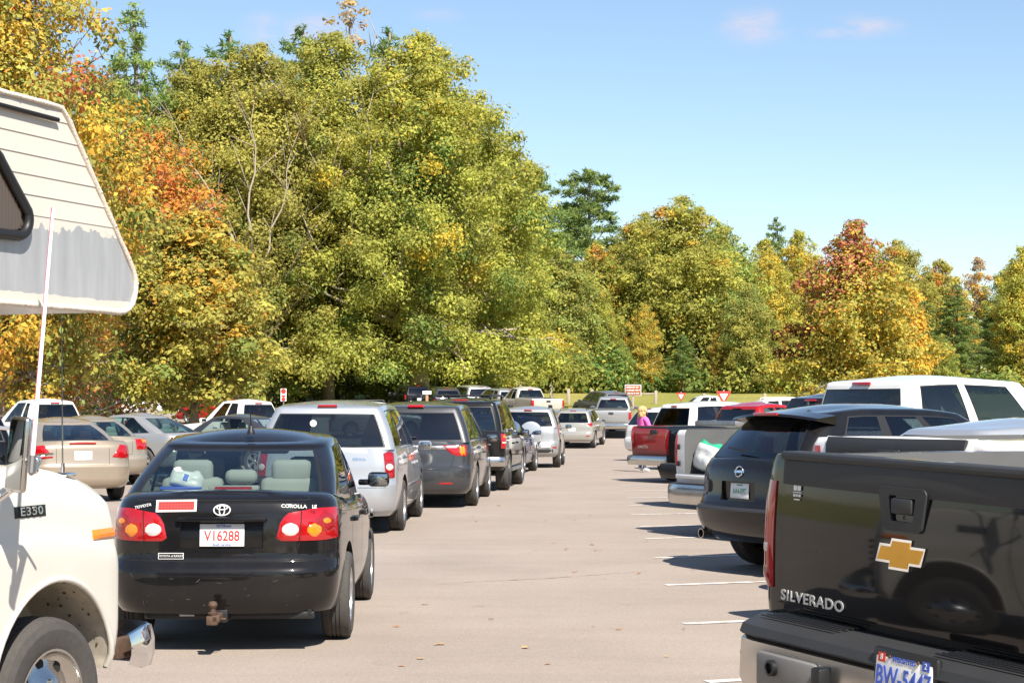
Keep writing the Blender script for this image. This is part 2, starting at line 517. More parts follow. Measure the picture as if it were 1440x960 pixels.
    def patch(s, name, top, bot, mat, phi=0., side=1, th=.012, n=12, m=5, parent=None, edge=.35, label=None, absx=None):
        """a lens or panel between a top and a bottom line, wrapped onto the body"""
        def res(pl):
            pl = [Vector((p[0], p[1])) for p in pl]
            ls = [0.]
            for a, b in zip(pl, pl[1:]): ls.append(ls[-1] + (b - a).length)
            out = []
            for k in range(n + 1):
                t = ls[-1] * k / n
                for j in range(len(pl) - 1):
                    if t <= ls[j+1] + 1e-9:
                        q = (t - ls[j]) / max(1e-9, ls[j+1] - ls[j]); out.append(pl[j].lerp(pl[j+1], q)); break
            return out
        A, B = res(top), res(bot)
        outer, inner = [], []
        lasth = None
        hits = []
        for j in range(m + 1):
            for i in range(n + 1):
                p = A[i].lerp(B[i], j / m)
                hits.append(s.ray(p.x, p.y, phi, side))
        good = [h for h in hits if h]
        if not good: return None
        fill = None
        for k, h in enumerate(hits):
            if h is None:
                j, i = divmod(k, n + 1)
                cand = [(abs(kk % (n+1) - i) + abs(kk // (n+1) - j), kk) for kk, hh in enumerate(hits) if hh]
                hits[k] = hits[min(cand)[1]]
        # smooth normals a little
        for j in range(m + 1):
            for i in range(n + 1):
                h = hits[j*(n+1)+i]
                nb = Vector()
                for dj in (-1, 0, 1):
                    for di in (-1, 0, 1):
                        if 0 <= i+di <= n and 0 <= j+dj <= m: nb += hits[(j+dj)*(n+1)+i+di][1]
                nb.normalize()
                e = min(i, n - i, j * n / max(m, 1), (m - j) * n / max(m, 1)) / (n * .12)
                k = edge + (1 - edge) * min(1, e)
                outer.append(h[0] + nb * th * k); inner.append(h[0] - nb * .012)
        mb = MB()
        N = n + 1
        fs = [[j*N+i, j*N+i+1, (j+1)*N+i+1, (j+1)*N+i] for j in range(m) for i in range(n)]
        mb.add(outer, fs)
        rim = [i for i in range(N)] + [j*N+n for j in range(1, m+1)] + [m*N+i for i in range(n-1, -1, -1)] + [j*N for j in range(m-1, 0, -1)]
        k = len(rim)
        mb.add([outer[i] for i in rim] + [inner[i] for i in rim], [[i, (i+1)%k, k+(i+1)%k, k+i] for i in range(k)])
        o = mb.build(name, mat, parent or s.root, 40)
        if label: o['label'] = label
        return o
    def seam(s, pl, phi=0., side=1, w=.006, mat=None, name='seam', off=.0016, parent=None):
        mb = MB(); pts = []
        pl = [Vector(p) for p in pl]
        for a, b in zip(pl, pl[1:]):
            k = max(2, int((b - a).length / .04))
            pts += [a.lerp(b, i / k) for i in range(k)]
        pts.append(pl[-1])
        L, Rr = [], []
        for i, p in enumerate(pts):
            d = (pts[min(i+1, len(pts)-1)] - pts[max(0, i-1)]).normalized(); nn = Vector((-d.y, d.x)) * w/2
            h1, h2 = s.ray(p.x + nn.x, p.y + nn.y, phi, side), s.ray(p.x - nn.x, p.y - nn.y, phi, side)
            if h1 and h2: L.append(h1[0] + h1[1]*off); Rr.append(h2[0] + h2[1]*off)
            else: L.append(None); Rr.append(None)
        for i in range(len(L) - 1):
            if L[i] is None or L[i+1] is None: continue
            if (L[i] - L[i+1]).length > .15: continue
            mb.add([L[i], L[i+1], Rr[i+1], Rr[i]], [[0,1,2,3]])
        if mb.f: s.seams.append((mb, mat or M_SEAM))
    def box_on(s, name, u, z, d, mat, phi=0., side=1, off=0., bev=.006, parent=None):
        """a small bevelled block seated on the surface; d is (across, up, out)"""
        h = s.ray(u, z, phi, side)
        if not h: return None
        a = R(phi); ua = Vector((math.sin(a), math.cos(a) * side, 0))
        n = h[1]; r = (ua - n * ua.dot(n)).normalized(); up = n.cross(r)
        if up.z < 0: up = -up; 
        M = Matrix(((r.x, up.x, n.x), (r.y, up.y, n.y), (r.z, up.z, n.z)))
        mb = MB(); mb.box((0, 0, 0), d, bev=min(bev, min(d)*.45))
        vs = [M @ Vector(v) + h[0] + n * (d[2]/2 - .004 + off) for v in mb.v]
        m2 = MB(); m2.add(vs, mb.f)
        return m2.build(name, mat, parent or s.root, 40)
    def surf(s, u, z, phi=0., side=1, off=.004):
        h = s.ray(u, z, phi, side)
        n = h[1]; a = R(phi)
        right = -Vector((math.sin(a), math.cos(a) * side, 0)) * (1 if phi < 45 or side == 1 else 1)
        right = right - n * right.dot(n)
        up = n.cross(right); 
        if up.z < 0: right = -right; up = n.cross(right)
        return frame(h[0] + n * off, right, up)
    def plate(s, u, z, w=.305, h=.153, lines=(), phi=0., border=None, off=.006):
        M = s.surf(u, z, phi, 1, off)
        # plates stand upright
        o = M.translation; n = Vector((M[0][2], M[1][2], M[2][2]));
        r = -Vector((math.sin(R(phi)), math.cos(R(phi)), 0)); 
        M = frame(o, r, Vector((0, 0, 1)) + Vector((math.cos(R(phi)), 0, 0)) * 0.08)
        mb = MB(); mb.box((0, 0, .002), (w, h, .006), bev=.002)
        vs = [M @ Vector(v) for v in mb.v]; m2 = MB(); m2.add(vs, mb.f)
        p = m2.build('license_plate', M_PLATE, s.root)
        for (t, x, y, size, mat, sx) in lines:
            text('lettering', t, size, mat, p, M @ Matrix.Translation((x, y, .0065)), .0008, sx=sx, bold=size*.015)
        return p, M

    def wheels(s):
        P = s.P; W = P['W']/2
        r = P['wr']; tw = P.get('tw', .21)
        for i, xa in enumerate(P['axles']):
            for sg in (1, -1):
                me_t, me_r = wheel_mesh(P.get('rim', 'alloy'))
                w = link('wheel', me_r, s.root, (xa, sg*(W - tw/2 - P.get('inset', .02)), r))
                w.scale = (r, tw, r)
                w.rotation_euler = (0, random.random()*6, 0) if sg > 0 else (0, random.random()*6, math.pi)
                if P.get('steer') and i == 1: w.rotation_euler.z += R(P['steer'])
                t = link('tyre', me_t, w)
        # axle beam and exhaust under the floor
        mb = MB()
        for xa in P['axles']: mb.tube([(xa, -W+.15, r), (xa, W-.15, r)], .05)
        a0, a1 = P['axles'][0], P['axles'][-1]
        mb.box(((a0+a1)/2, 0, P['prof'][0][0]+.02), (max(.4, a1-a0), W*.9, .08))
        mb.box((P['axles'][0], 0, r), (.3, .35, .2), bev=.05)
        mb.build('chassis', M_DARK, s.root)

    def details(s):
        P = s.P; s.seams = []
        for d in P.get('tails', []):
            for sg in (1, -1):
                o = s.patch('tail_light', d[1], d[2], d[3], d[0], sg, d[4] if len(d) > 4 else .014)
        if 'third' in P:
            z, w, h, x = P['third']
            s.box_on('brake_light', 0, z, (w, h, .03), M_LENS, off=x)
        for pl in P.get('rear_seams', []): s.seam(pl); 
        for pl in P.get('side_seams', []):
            for sg in (1, -1): s.seam(pl, 90, sg, .007)
        for (x, z) in P.get('handles', []):
            for sg in (1, -1): s.box_on('door_handle', x, z, (.20, .035, .035), P.get('handle_mat', P['paint']), 90, sg)
        for (z0, x0, x1, hh) in P.get('moulding', []):
            for sg in (1, -1): s.patch('side_moulding', [(x0, z0+hh/2), (x1, z0+hh/2)], [(x0, z0-hh/2), (x1, z0-hh/2)], P.get('mould_mat', M_TRIM), 90, sg, .012, 14, 2)
        if 'mirror' in P:
            x, y, z, sz = P['mirror']
            for sg in (1, -1):
                mb = MB(); mb.box((x, sg*y, z), (sz*.55, sz*1.1, sz*.75), bev=sz*.2); mb.box((x+.02, sg*(y - sz*.7), z - sz*.15), (.05, sz*.7, .05), bev=.015)
                m = mb.build('mirror', P.get('mirror_mat', P['paint']), s.root, 50)
                g = MB(); g.box((x - sz*.28, sg*y, z), (.008, sz*.92, sz*.58), bev=.003); g.build('mirror_glass', M_MIRR, m)
        if 'plate' in P: s.plate(*P['plate'])
        if 'seats' in P:
            for (x, y, z, w, h, k) in P['seats']:
                mb = MB(); mb.box((x, y, z), (.10, w, h), bev=.045)
                if k: mb.box((x, y, z - h/2 - .10), (.14, .46, .30), bev=.05)
                else: 
                    for q in (-.05, .05): mb.tube([(x, y+q, z-h/2-.08), (x, y+q, z)], .006, 6)
                mb.build('headrest', P.get('seat_mat', M_INTL), s.root, 50)
        if P.get('rack'):
            x0, x1, y, z = P['rack']
            for sg in (1, -1):
                mb = MB(); mb.tube([(x0, sg*y, z-.06), (x0+.08, sg*y, z), (x1-.08, sg*y, z), (x1, sg*y, z-.06)], .018)
                for q in (.33, .66): mb.tube([(x0+(x1-x0)*q, sg*y, z-.08), (x0+(x1-x0)*q, sg*y, z)], .015)
                mb.build('roof_rail', P.get('rack_mat', M_TRIM), s.root)
        if 'exhaust' in P:
            x, y, z = P['exhaust']
            mb = MB(); mb.lathe([(.018, .28), (.032, .28), (.034, .0), (.028, 0), (.026, .1)], 16, axis='x', mat=Matrix.Translation((x, y, z)))
            mb.build('exhaust_pipe', M_STEEL, s.root)
        if 'wiper' in P:
            pl = P['wiper']
            mb = MB(); mb.tube(pl, .010, 6); mb.build('rear_wiper', M_TRIM, s.root)
        # headlights, seen only from the far side
        hl = P.get('headlight')
        if hl:
            x, y, z = hl
            for sg in (1, -1):
                mb = MB(); mb.sphere((x, sg*y, z), .1, sc=(.9, 1.4, .7)); mb.build('headlight', M_CLEAR, s.root)
        s.extra()
        if s.seams:
            byname = {}
            for mb, m in s.seams: byname.setdefault(m.name, []).append((mb, m))
            for k, L in byname.items():
                if len(L) <= 3 or s.P.get('split'):
                    for mb, m in L: mb.build('panel_gap', m, s.body, None)
                    continue
                big = MB()
                for mb, m in L: big.add(mb.v, mb.f)
                big.build('panel_gap', L[0][1], s.body, None)
    def extra(s):
        f = s.P.get('extra')
        if f: f(s)

_wm = {}
def wheel_mesh(kind):
    if kind in _wm: return _wm[kind]
    # unit wheel: radius 1, width 1
    t = MB()
    t.lathe([(.62, -.44), (.70, -.50), (.86, -.52), (.95, -.46), (.985, -.36), (1.0, -.22), (1.0, -.17), (.975, -.165), (.975, -.12), (1.0, -.115), (1.0, -.03), (.975, -.025), (.975, .025), (1., .03), (1., .115), (.975, .12), (.975, .165), (1., .17), (1., .22), (.985, .36), (.95, .46), (.86, .52), (.70, .50), (.62, .44)], 48)
    me_t = t.mesh('tyre', [M_RUBBER], 30)
    r = MB()
    if kind == 'steel':
        r.lathe([(.63, -.44), (.63, .47), (.60, .47), (.57, .30), (.50, .22), (.40, .26), (.30, .40), (.22, .46), (.20, .62), (.12, .66), (.001, .66)], 40, 0)
        for k in range(8):
            a = 2*math.pi*k/8
            M = Matrix.Rotation(a, 4, 'Y') @ Matrix.Translation((.455, 0, 0))
            r.lathe([(.065, .20), (.065, .255), (.001, .257)], 12, 1, M)
            M = Matrix.Rotation(a, 4, 'Y') @ Matrix.Translation((.26, 0, 0))
            r.lathe([(.022, .40), (.022, .50), (.001, .50)], 6, 0, M)
    else:
        n = {'alloy': 5, 'alloy7': 7, 'cap': 9, 'six': 6}[kind]
        r.lathe([(.63, -.44), (.63, .46), (.60, .47), (.57, .44), (.555, .20)], 40, 0)
        r.lathe([(.56, .16), (.001, .16)], 40, 1)
        r.lathe([(.17, .2), (.17, .40), (.14, .44), (.001, .45)], 20, 0)
        for k in range(n):
            a = 2*math.pi*k/n; w = .5/n*.9
            for q in (-1, 1) if n < 6 else (0,):
                rot = Matrix.Rotation(a + q*.13, 3, 'Y')
                vs = [rot @ Vector(v) for v in [(.12, .42, -w*.55), (.12, .42, w*.55), (.60, .38, w), (.60, .38, -w), (.12, .2, -w*.6), (.12, .2, w*.6), (.60, .18, w*1.1), (.60, .18, -w*1.1)]]
                r.add(vs, [[0,1,2,3], [0,4,5,1], [1,5,6,2], [2,6,7,3], [3,7,4,0]], 0)
    me_r = r.mesh('wheel', [M_RIM if kind != 'steel' else M_CHROMED, M_DARK], 35)
    _wm[kind] = (me_t, me_r)
    return _wm[kind]
M_LINER = pbr("bed_liner", (.10, .10, .10), rough=.8, var=.2)
M_LINER2 = pbr("grey_bed_liner", (.085, .085, .085), rough=.8, var=.2)
# ------------------------------------------------------------------ kinds of vehicle
def circ(u, z, r, n=8):
    return [(u + r*math.cos(math.pi - math.pi*k/n), z + r*math.sin(math.pi*k/n)) for k in range(n+1)], [(u + r*math.cos(math.pi - math.pi*k/n), z - r*math.sin(math.pi*k/n)) for k in range(n+1)]

def sedan(paint, **kw):
    P = dict(L=4.75, W=1.80, wr=.325, axles=(1.02, 3.78), paint=paint, glass=G_TINT,
        T=[(0, 1.02), (.5, 1.02), (1.1, 1.0), (2.2, .98), (3.3, .95), (3.7, .92), (4.4, .80), (4.75, .68)],
        prof=[(.22, .14, .88), (.28, .05, .95), (.42, 0, .985), (.58, .0, 1.), (.62, .04, 1.), (.80, .06, 1.), (.95, .08, .975), (1.02, .16, .92)],
        corner=(.30, .38), gb=(.55, 3.45, .74), gt=(1.45, 2.70, .545), gcorner=(.20, .13), bulge=.035, rbulge=.05, roof=[(1.45, 1.355), (1.7, 1.385), (2.1, 1.405), (2.7, 1.37)],
        sides=[(0, .06, 'p'), (.06, .42, 'g'), (.42, .46, 'b'), (.46, .88, 'g'), (.88, 1, 'p')],
        mirror=(3.15, .97, 1.0, .155), headlight=(4.45, .62, .66),
        tails=[(20, [(.46, .80), (.50, .92), (.80, .94)], [(.46, .79), (.52, .74), (.82, .74)], M_LENS)],
        rear_seams=[[(-.46, .95), (-.46, .66), (.46, .66), (.46, .95)]],
        side_seams=[[(1.35, .98), (1.30, .60), (1.45, .30)], [(2.15, .97), (2.12, .30)], [(3.15, .95), (3.2, .6), (3.15, .30)], [(1.45, .30), (3.15, .30)]],
        handles=[(1.55, .82), (2.35, .82)], third=(1.035, .30, .022, -.03),
        seats=[(1.45, .36, 1.15, .26, .17, 1), (1.45, -.36, 1.15, .26, .17, 1), (2.3, .38, 1.18, .24, .20, 1), (2.3, -.38, 1.18, .24, .20, 1)],
        plate=(0, .80, .305, .153, (('K7T 204', 0, -.005, .075, M_PGREEN, .8),)))
    P.update(kw); return P

def minivan(paint, **kw):
    P = dict(L=5.1, W=1.98, wr=.345, axles=(1.06, 4.05), paint=paint, glass=G_PRIV, glass_front=G_TINT,
        T=[(0, 1.10), (3.4, 1.06), (3.9, 1.02), (4.7, .86), (5.1, .72)],
        prof=[(.24, .12, .90), (.32, .04, .96), (.50, .0, .99), (.66, .01, 1), (.70, .05, 1), (.90, .07, 1), (1.10, .10, .965)],
        corner=(.26, .30), gb=(.13, 4.0, .93), gt=(.36, 2.95, .73), roof=[(.36, 1.65), (1.2, 1.69), (2.2, 1.68), (2.95, 1.62)],
        sides=[(0, .03, 'p'), (.03, .25, 'G'), (.25, .28, 'b'), (.28, .55, 'G'), (.55, .585, 'b'), (.585, .88, 'g'), (.88, 1, 'p')],
        mirror=(3.5, 1.06, 1.10, .18), headlight=(4.8, .68, .74), rear_lo=.05, rear_hi=.86,
        tails=[(30, [(.70, 1.05), (.88, 1.05)], [(.72, .74), (.88, .74)], M_LENS)],
        rear_seams=[[(-.80, 1.08), (-.80, .62), (.80, .62), (.80, 1.08)]],
        side_seams=[[(1.5, 1.06), (1.5, .35), (3.3, .30)], [(2.5, 1.06), (2.5, .3)], [(3.4, 1.05), (3.45, .5), (3.3, .30)], [(.9, .98), (2.5, .98)]],
        handles=[(2.3, .88), (2.7, .88)], third=(1.665, .26, .03, .015),
        seats=[], plate=(0, .82, .305, .153, (('JRD 418', 0, -.005, .075, M_PBLUE, .8),)))
    P.update(kw); return P

def suv(paint, **kw):
    P = dict(L=4.7, W=1.86, wr=.36, axles=(.95, 3.65), paint=paint, glass=G_PRIV, glass_front=G_TINT,
        T=[(0, 1.12), (3.0, 1.08), (3.5, 1.05), (4.4, .93), (4.7, .80)],
        prof=[(.30, .14, .90), (.40, .03, .97), (.60, .0, .99), (.70, .02, 1), (.74, .06, 1), (.95, .08, 1), (1.12, .12, .96)],
        corner=(.22, .28), gb=(.14, 3.5, .85), gt=(.45, 2.65, .66), roof=[(.45, 1.60), (1.2, 1.65), (2.0, 1.65), (2.65, 1.60)],
        sides=[(0, .05, 'p'), (.05, .26, 'G'), (.26, .30, 'p'), (.30, .57, 'G'), (.57, .60, 'b'), (.60, .90, 'g'), (.90, 1, 'p')],
        mirror=(3.05, 1.01, 1.12, .175), headlight=(4.4, .62, .80), rear_lo=.05, rear_hi=.86,
        tails=[(35, [(.78, 1.10), (.92, 1.10)], [(.78, .85), (.92, .85)], M_LENS)],
        rear_seams=[[(-.72, 1.1), (-.72, .70), (.72, .70), (.72, 1.1)]],
        side_seams=[[(1.35, 1.1), (1.3, .6), (1.4, .38), (2.9, .38)], [(2.1, 1.09), (2.1, .38)], [(2.95, 1.08), (3.0, .6), (2.9, .38)]],
        handles=[(1.6, .93), (2.3, .93)], third=(1.62, .26, .03, .02), rack=(.6, 2.5, .58, 1.74),
        seats=[], plate=(0, .84, .305, .153, (('BTY 552', 0, -.005, .075, M_PGREEN, .8),)))
    P.update(kw); return P

def pickup(paint, **kw):
    bt = kw.pop('bed_top', 1.34)
    P = dict(L=5.75, W=1.98, wr=.39, tw=.25, axles=(1.22, 4.75), paint=paint, glass=G_DARK, glass_front=G_TINT, arch=.47, well=.26,
        T=[(0, bt), (2.20, bt), (2.32, bt - .02), (2.5, 1.24), (4.2, 1.20), (4.6, 1.18), (5.4, 1.08), (5.75, .95)],
        prof=[(.48, .20, .90), (.56, .15, .98), (.80, .13, 1), (1.05, .12, 1), (bt - .05, .13, .985), (bt, .15, .96)],
        corner=(.07, .07), fcorner=(.25, .3), taper=.01, bow=.02, gb=(2.36, 4.45, .90), gt=(2.52, 3.65, .70), gbow=.02, roof=[(2.52, 1.80), (3.0, 1.84), (3.65, 1.80)],
        sides=[(0, .07, 'p'), (.07, .40, 'g'), (.40, .46, 'p'), (.46, .86, 'g'), (.86, 1, 'p')],
        rear_lo=.10, rear_hi=.86, mirror=(3.95, 1.10, 1.28, .22), headlight=(5.4, .72, .9), rim='six', interior=M_LINER,
        cuts=[(.20, 2.24, -.72, .72, .78, 2.2, 3)],
        tails=[(30, [(.80, bt-.06), (.98, bt-.06)], [(.80, .90), (.98, .90)], M_LENS)],
        side_seams=[[(2.3, bt-.02), (2.3, .60)], [(3.25, 1.22), (3.25, .52)], [(4.25, 1.2), (4.3, .8), (4.2, .52)], [(2.4, .52), (4.2, .52)]],
        handles=[(2.55, 1.08), (3.45, 1.08)], third=None, gate=(.74, bt + .005, .80), bumper=M_CHROMED, seats=[],
        plate=(0, .62, .305, .153, (('PR 7718', 0, -.005, .075, M_PBLUE, .8),)))
    P.update(kw)
    if P['third'] is None: P['third'] = (P['roof'][0][1] - .03, .30, .035, .01)
    ex = P.get('extra')
    def extra(s):
        if P['gate']:
            w, zt, zb = P['gate']
            s.patch('tailgate', [(-w, zt), (w, zt)], [(-w, zb), (w, zb)], P['paint'], 0, 1, .022, 12, 8, edge=.8)
            if not P.get('own_handle'): s.box_on('tailgate_handle', 0, zt - .13, (.24, .10, .03), M_PLASTIC, off=.02)
        if P['bumper']:
            mb = MB(); w = P['W']/2 - .02
            rear_bumper(mb, w, P.get('bumper_z', (.48, .74)))
            mb.build('bumper', [P['bumper'], M_PLASTIC], s.root)
        if ex: ex(s)
    P['extra'] = extra
    if P['gate'] is not None and P['bumper']: P['plate'] = None
    if P['plate'] is None: P.pop('plate')
    return P

def rear_bumper(mb, w, zz):
    z0, z1 = zz
    ys = [-1, -.97, -.88, -.6, -.3, 0, .3, .6, .88, .97, 1]
    xo = lambda q: -.06 + .10 * max(0, abs(q) - .8)**2 / .04
    prof = [(.12, z0+.02), (.03, z0), (.0, z0+.06), (.0, z1-.07), (.02, z1-.02)]
    vs = []
    for q in ys:
        for (x, z) in prof: vs.append((x + xo(q), q*w, z))
        vs.append((.20, q*w, z1)); vs.append((.20, q*w, z0+.03))
    n = 7; fs, ms = [], []
    for i in range(len(ys)-1):
        for k in range(n):
            fs.append([i*n+k, (i+1)*n+k, (i+1)*n+(k+1)%n, i*n+(k+1)%n]); ms.append(1 if k == 4 else 0)
    o = len(mb.v); mb.v += vs
    for f, m in zip(fs, ms): mb.f.append([a+o for a in f]); mb.m.append(m)
    mb.f.append([o+k for k in range(n)]); mb.m.append(0)
    mb.f.append([o+(len(ys)-1)*n+k for k in range(n)][::-1]); mb.m.append(0)


# ------------------------------------------------------------------ the queue on the left of the lane
QUEUE = 'cars waiting in the queue'
ROW = 'vehicles parked along the right of the lane'
LEFT = 'vehicles parked in the left rows'
FAR = 'vehicles on the far road'

def corolla_extra(s):
    for sg in (1, -1):
        for (u, z, r, m) in ((.475, .843, .058, M_CLEAR), (.64, .838, .055, M_AMBER), (.74, .90, .045, M_AMBER)):
            if m is M_AMBER and z > .87: continue
            t, b = circ(u, z, r); s.patch('lamp', t, b, m, 20, sg, .019, 10, 5, parent=None)
        t, b = circ(.73, .885, .085); s.patch('lamp', t, b, M_LENSD, 20, sg, .017, 12, 6)
        t, b = circ(.735, .895, .03); s.patch('lamp', t, b, M_AMBER, 20, sg, .021, 8, 4)
        s.seam([(.555, .97), (.535, .765)], 20, sg, .006, off=.016)
    # grip above the plate
    mb = MB(); mb.box((.075, 0, .915), (.05, .62, .035), bev=.014); mb.build('trunk_grip', M_BLACK2, s.root)
    # emblem: three rings
    M = s.surf(0, .975, 0, 1, .006)
    mb = MB()
    def ring(a, b, cx, cy, r):
        mb.tube([M @ Vector((cx + a*math.cos(2*math.pi*k/28), cy + b*math.sin(2*math.pi*k/28), 0)) for k in range(29)], r, 6, cap=False)
    ring(.056, .038, 0, 0, .0055); ring(.018, .036, 0, 0, .0045); ring(.036, .014, 0, .017, .0045)
    mb.build('emblem', M_LETTER, s.root)
    M = s.surf(-.43, 1.0, 0, 1, .003); text('lettering', 'COROLLA', .035, M_LETTER, s.root, M @ Matrix.Translation((.06, 0, .004)), .0015, 0., sx=1.1)
    text('lettering', 'LE', .033, M_LETTER, s.root, M @ Matrix.Translation((.20, 0, .006)), .0015, .0005)
    M = s.surf(.55, 1.0, 0, 1, .003); text('lettering', 'TOYOTA', .030, M_LETTER, s.root, M, .0015, .001, sx=1.1)
    # red sticker in a white border
    M = s.surf(.315, 1.005, 0, 1, .004)
    mb = MB(); mb.box((0, 0, 0), (.28, .085, .002)); m2 = MB(); m2.add([M @ Vector(v) for v in mb.v], mb.f); st = m2.build('bumper_sticker', M_PLATE, s.root)
    mb = MB(); mb.box((0, 0, .0015), (.25, .06, .002)); m2 = MB(); m2.add([M @ Vector(v) for v in mb.v], mb.f); m2.build('sticker_field', M_SIGNR, st)
    mb = MB()
    for r in range(3):
        for c in range(11): mb.box((-.108 + c*.0215, -.018 + r*.018, .003), (.015, .009, .001))
    m2 = MB(); m2.add([M @ Vector(v) for v in mb.v], mb.f); m2.build('lettering', pbr('dark_red_print', (.16, .01, .012)), st)
    M = s.surf(.345, .665, 0, 1, .004)
    mb = MB(); mb.box((0, 0, 0), (.175, .042, .002)); m2 = MB(); m2.add([M @ Vector(v) for v in mb.v], mb.f); st = m2.build('dealer_sticker', M_PLATE, s.root)
    mb = MB(); mb.box((0, 0, .0012), (.167, .034, .002)); m2 = MB(); m2.add([M @ Vector(v) for v in mb.v], mb.f); m2.build('sticker_field', M_TRIM, st)
    text('lettering', 'TOYOTA of EASLEY', .020, M_PLATE, st, M @ Matrix.Translation((0, 0, .003)), .0005)
    # tow hitch under the bumper
    mb = MB(); mb.box((.16, -.05, .255), (.07, 1.16, .05), bev=.008); mb.box((.14, 0, .26), (.2, .10, .09), bev=.008)
    for q in (-.6, .5): mb.box((.3, q, .27), (.35, .03, .06))
    h = mb.build('tow_hitch', M_TRIM, s.root)
    mb = MB(); mb.box((-.02, .005, .262), (.26, .05, .045), bev=.005); mb.lathe([(.03, .285), (.034, .30), (.018, .305), (.018, .325), (.026, .335), (.032, .35), (.026, .372), (.001, .378)], 16, axis='z', mat=Matrix.Translation((-.10, .03, 0)))
    mb.tube([(-.04, -.05, .25), (-.04, .06, .25)], .008); mb.box((-.10, .03, .25), (.10, .075, .06), bev=.006)
    mb.build('tow_ball', M_RUST, h)
    mb = MB(); mb.box((.123, .24, .262), (.004, .10, .022)); mb.build('hitch_label', M_PLATE, h)
    # aerial on the roof
    mb = MB(); mb.lathe([(.032, 0), (.03, .02), (.015, .05), (.006, .075), (.001, .076)], 12, axis='z', mat=Matrix.Translation((1.42, -.03, 1.475)))
    mb.tube([(1.42, -.03, 1.53), (1.36, -.03, 1.68)], [.005, .003], 6); mb.build('aerial', M_TRIM, s.root)
    # bits seen through the rear window
    mb = MB(); mb.box((.72, 0, 1.098), (.10, .36, .04), bev=.012); hb = mb.build('shelf_lamp_housing', M_INTL, s.root)
    mb = MB(); mb.box((.668, 0, 1.098), (.03, .27, .028), bev=.01); mb.build('brake_light', M_LENS, hb)
    mb = MB(); mb.box((2.75, -.06, 1.33), (.05, .24, .075), bev=.02); mb.tube([(2.75, -.06, 1.35), (2.8, -.06, 1.45)], .012); mb.build('interior_mirror', M_TRIM, s.root)
    mb = MB(); mb.box((3.0, 0, 1.03), (.3, 1.3, .12), bev=.05); mb.build('dashboard', M_INT, s.root)
    mb = MB(); mb.tube([(2.78 + .05*math.cos(a*.3), .37 + .18*math.cos(a*.3), 1.08 + .17*math.sin(a*.3)) for a in range(22)], .014, 8); mb.build('steering_wheel', M_TRIM, s.root)
    # scuffs on the bumper
    rnd = random.Random(5)
    for k in range(16):
        y, z = rnd.uniform(-.6, .62), rnd.uniform(.33, .55); a = rnd.uniform(0, 3.1); l = rnd.uniform(.006, .035)
        s.seam([(y, z), (y + l*math.cos(a), z + l*math.sin(a))], 0, 1, rnd.uniform(.0012, .0028), M_SCUFF, off=.001)
    # chrome line of the lid, weather strips of the roof
    s.seam([(-.60, 1.04), (.60, 1.04)], 0, 1, .006, M_SEAM)
M_SCUFF = pbr('scuff', (.10, .097, .093), rough=.8)

corolla = Car('sedan', 'black compact sedan with a red sticker, grey headrests and a rusty tow ball', 'car', (-1.99, 12.15), -1.2,
    sedan(M_BLACK, L=4.53, W=1.68, wr=.315, tw=.2, axles=(.93, 3.53), inset=.005, glass=G_TINT, glass_rear=G_CLEAR, interior=M_INTL, rim='alloy7', glass_front=G_CLEAR,
        T=[(0, 1.075), (.40, 1.085), (.8, 1.05), (1.2, 1.01), (2.2, .99), (3.1, .96), (3.45, .93), (4.2, .80), (4.53, .68)],
        prof=[(.24, .16, .86), (.275, .06, .94), (.40, .01, .985), (.55, 0, 1.), (.595, .02, 1.), (.625, .06, 1.), (.66, .075, 1.), (.80, .08, 1.), (.97, .095, .985), (1.035, .12, .955), (1.065, .16, .93), (1.085, .24, .89)],
        corner=(.34, .40), bow=.05, gb=(.42, 3.28, .765), gt=(1.22, 2.45, .635), gcorner=(.16, .09), roof=[(1.22, 1.375), (1.5, 1.412), (1.9, 1.436), (2.45, 1.40)], roof_crown=.05, bulge=.02, rear_lo=.03, rear_hi=.93,
        sides=[(0, .10, 'p'), (.10, .40, 'g'), (.40, .445, 'b'), (.445, .88, 'g'), (.88, 1, 'p')],
        cuts=[(-1, .112, -.285, .285, .715, .905, 0)],
        mirror=(2.95, .92, 1.07, .165), mirror_mat=M_BLACK2, third=(1.2, .01, .01, -.3), headlight=(4.25, .58, .66),
        tails=[(20, [(.385, .79), (.41, .90), (.46, .955), (.66, .985), (.845, .985)], [(.385, .785), (.405, .765), (.55, .765), (.72, .765), (.845, .775)], M_LENS, .015)],
        rear_seams=[[(-.585, 1.06), (-.53, .97)], [(-.535, .765), (-.50, .66), (-.46, .632), (.46, .632), (.50, .66), (.535, .765)], [(.53, .97), (.585, 1.06)], [(-.80, .632), (-.46, .632)], [(.46, .632), (.80, .632)]],
        side_seams=[[(1.22, 1.0), (1.16, .62), (1.32, .30)], [(2.05, .98), (2.02, .30)], [(3.02, .96), (3.1, .6), (3.05, .30)], [(1.32, .30), (3.05, .30)]],
        handles=[(1.42, .84), (2.22, .84)],
        seats=[(1.18, .37, 1.20, .30, .18, 1), (1.18, -.365, 1.20, .30, .18, 1), (1.10, 0, 1.165, .24, .11, 0), (2.05, .38, 1.19, .25, .20, 1), (2.05, -.38, 1.19, .25, .20, 1)],
        plate=(0, .805, .305, .153, (('V16288', 0, -.008, .098, M_PRED, .80), ('VETERAN', .01, .061, .022, M_PBLUE, 1.1), ('South Carolina', 0, -.064, .02, M_PBLUE, 1.))),
        extra=corolla_extra))

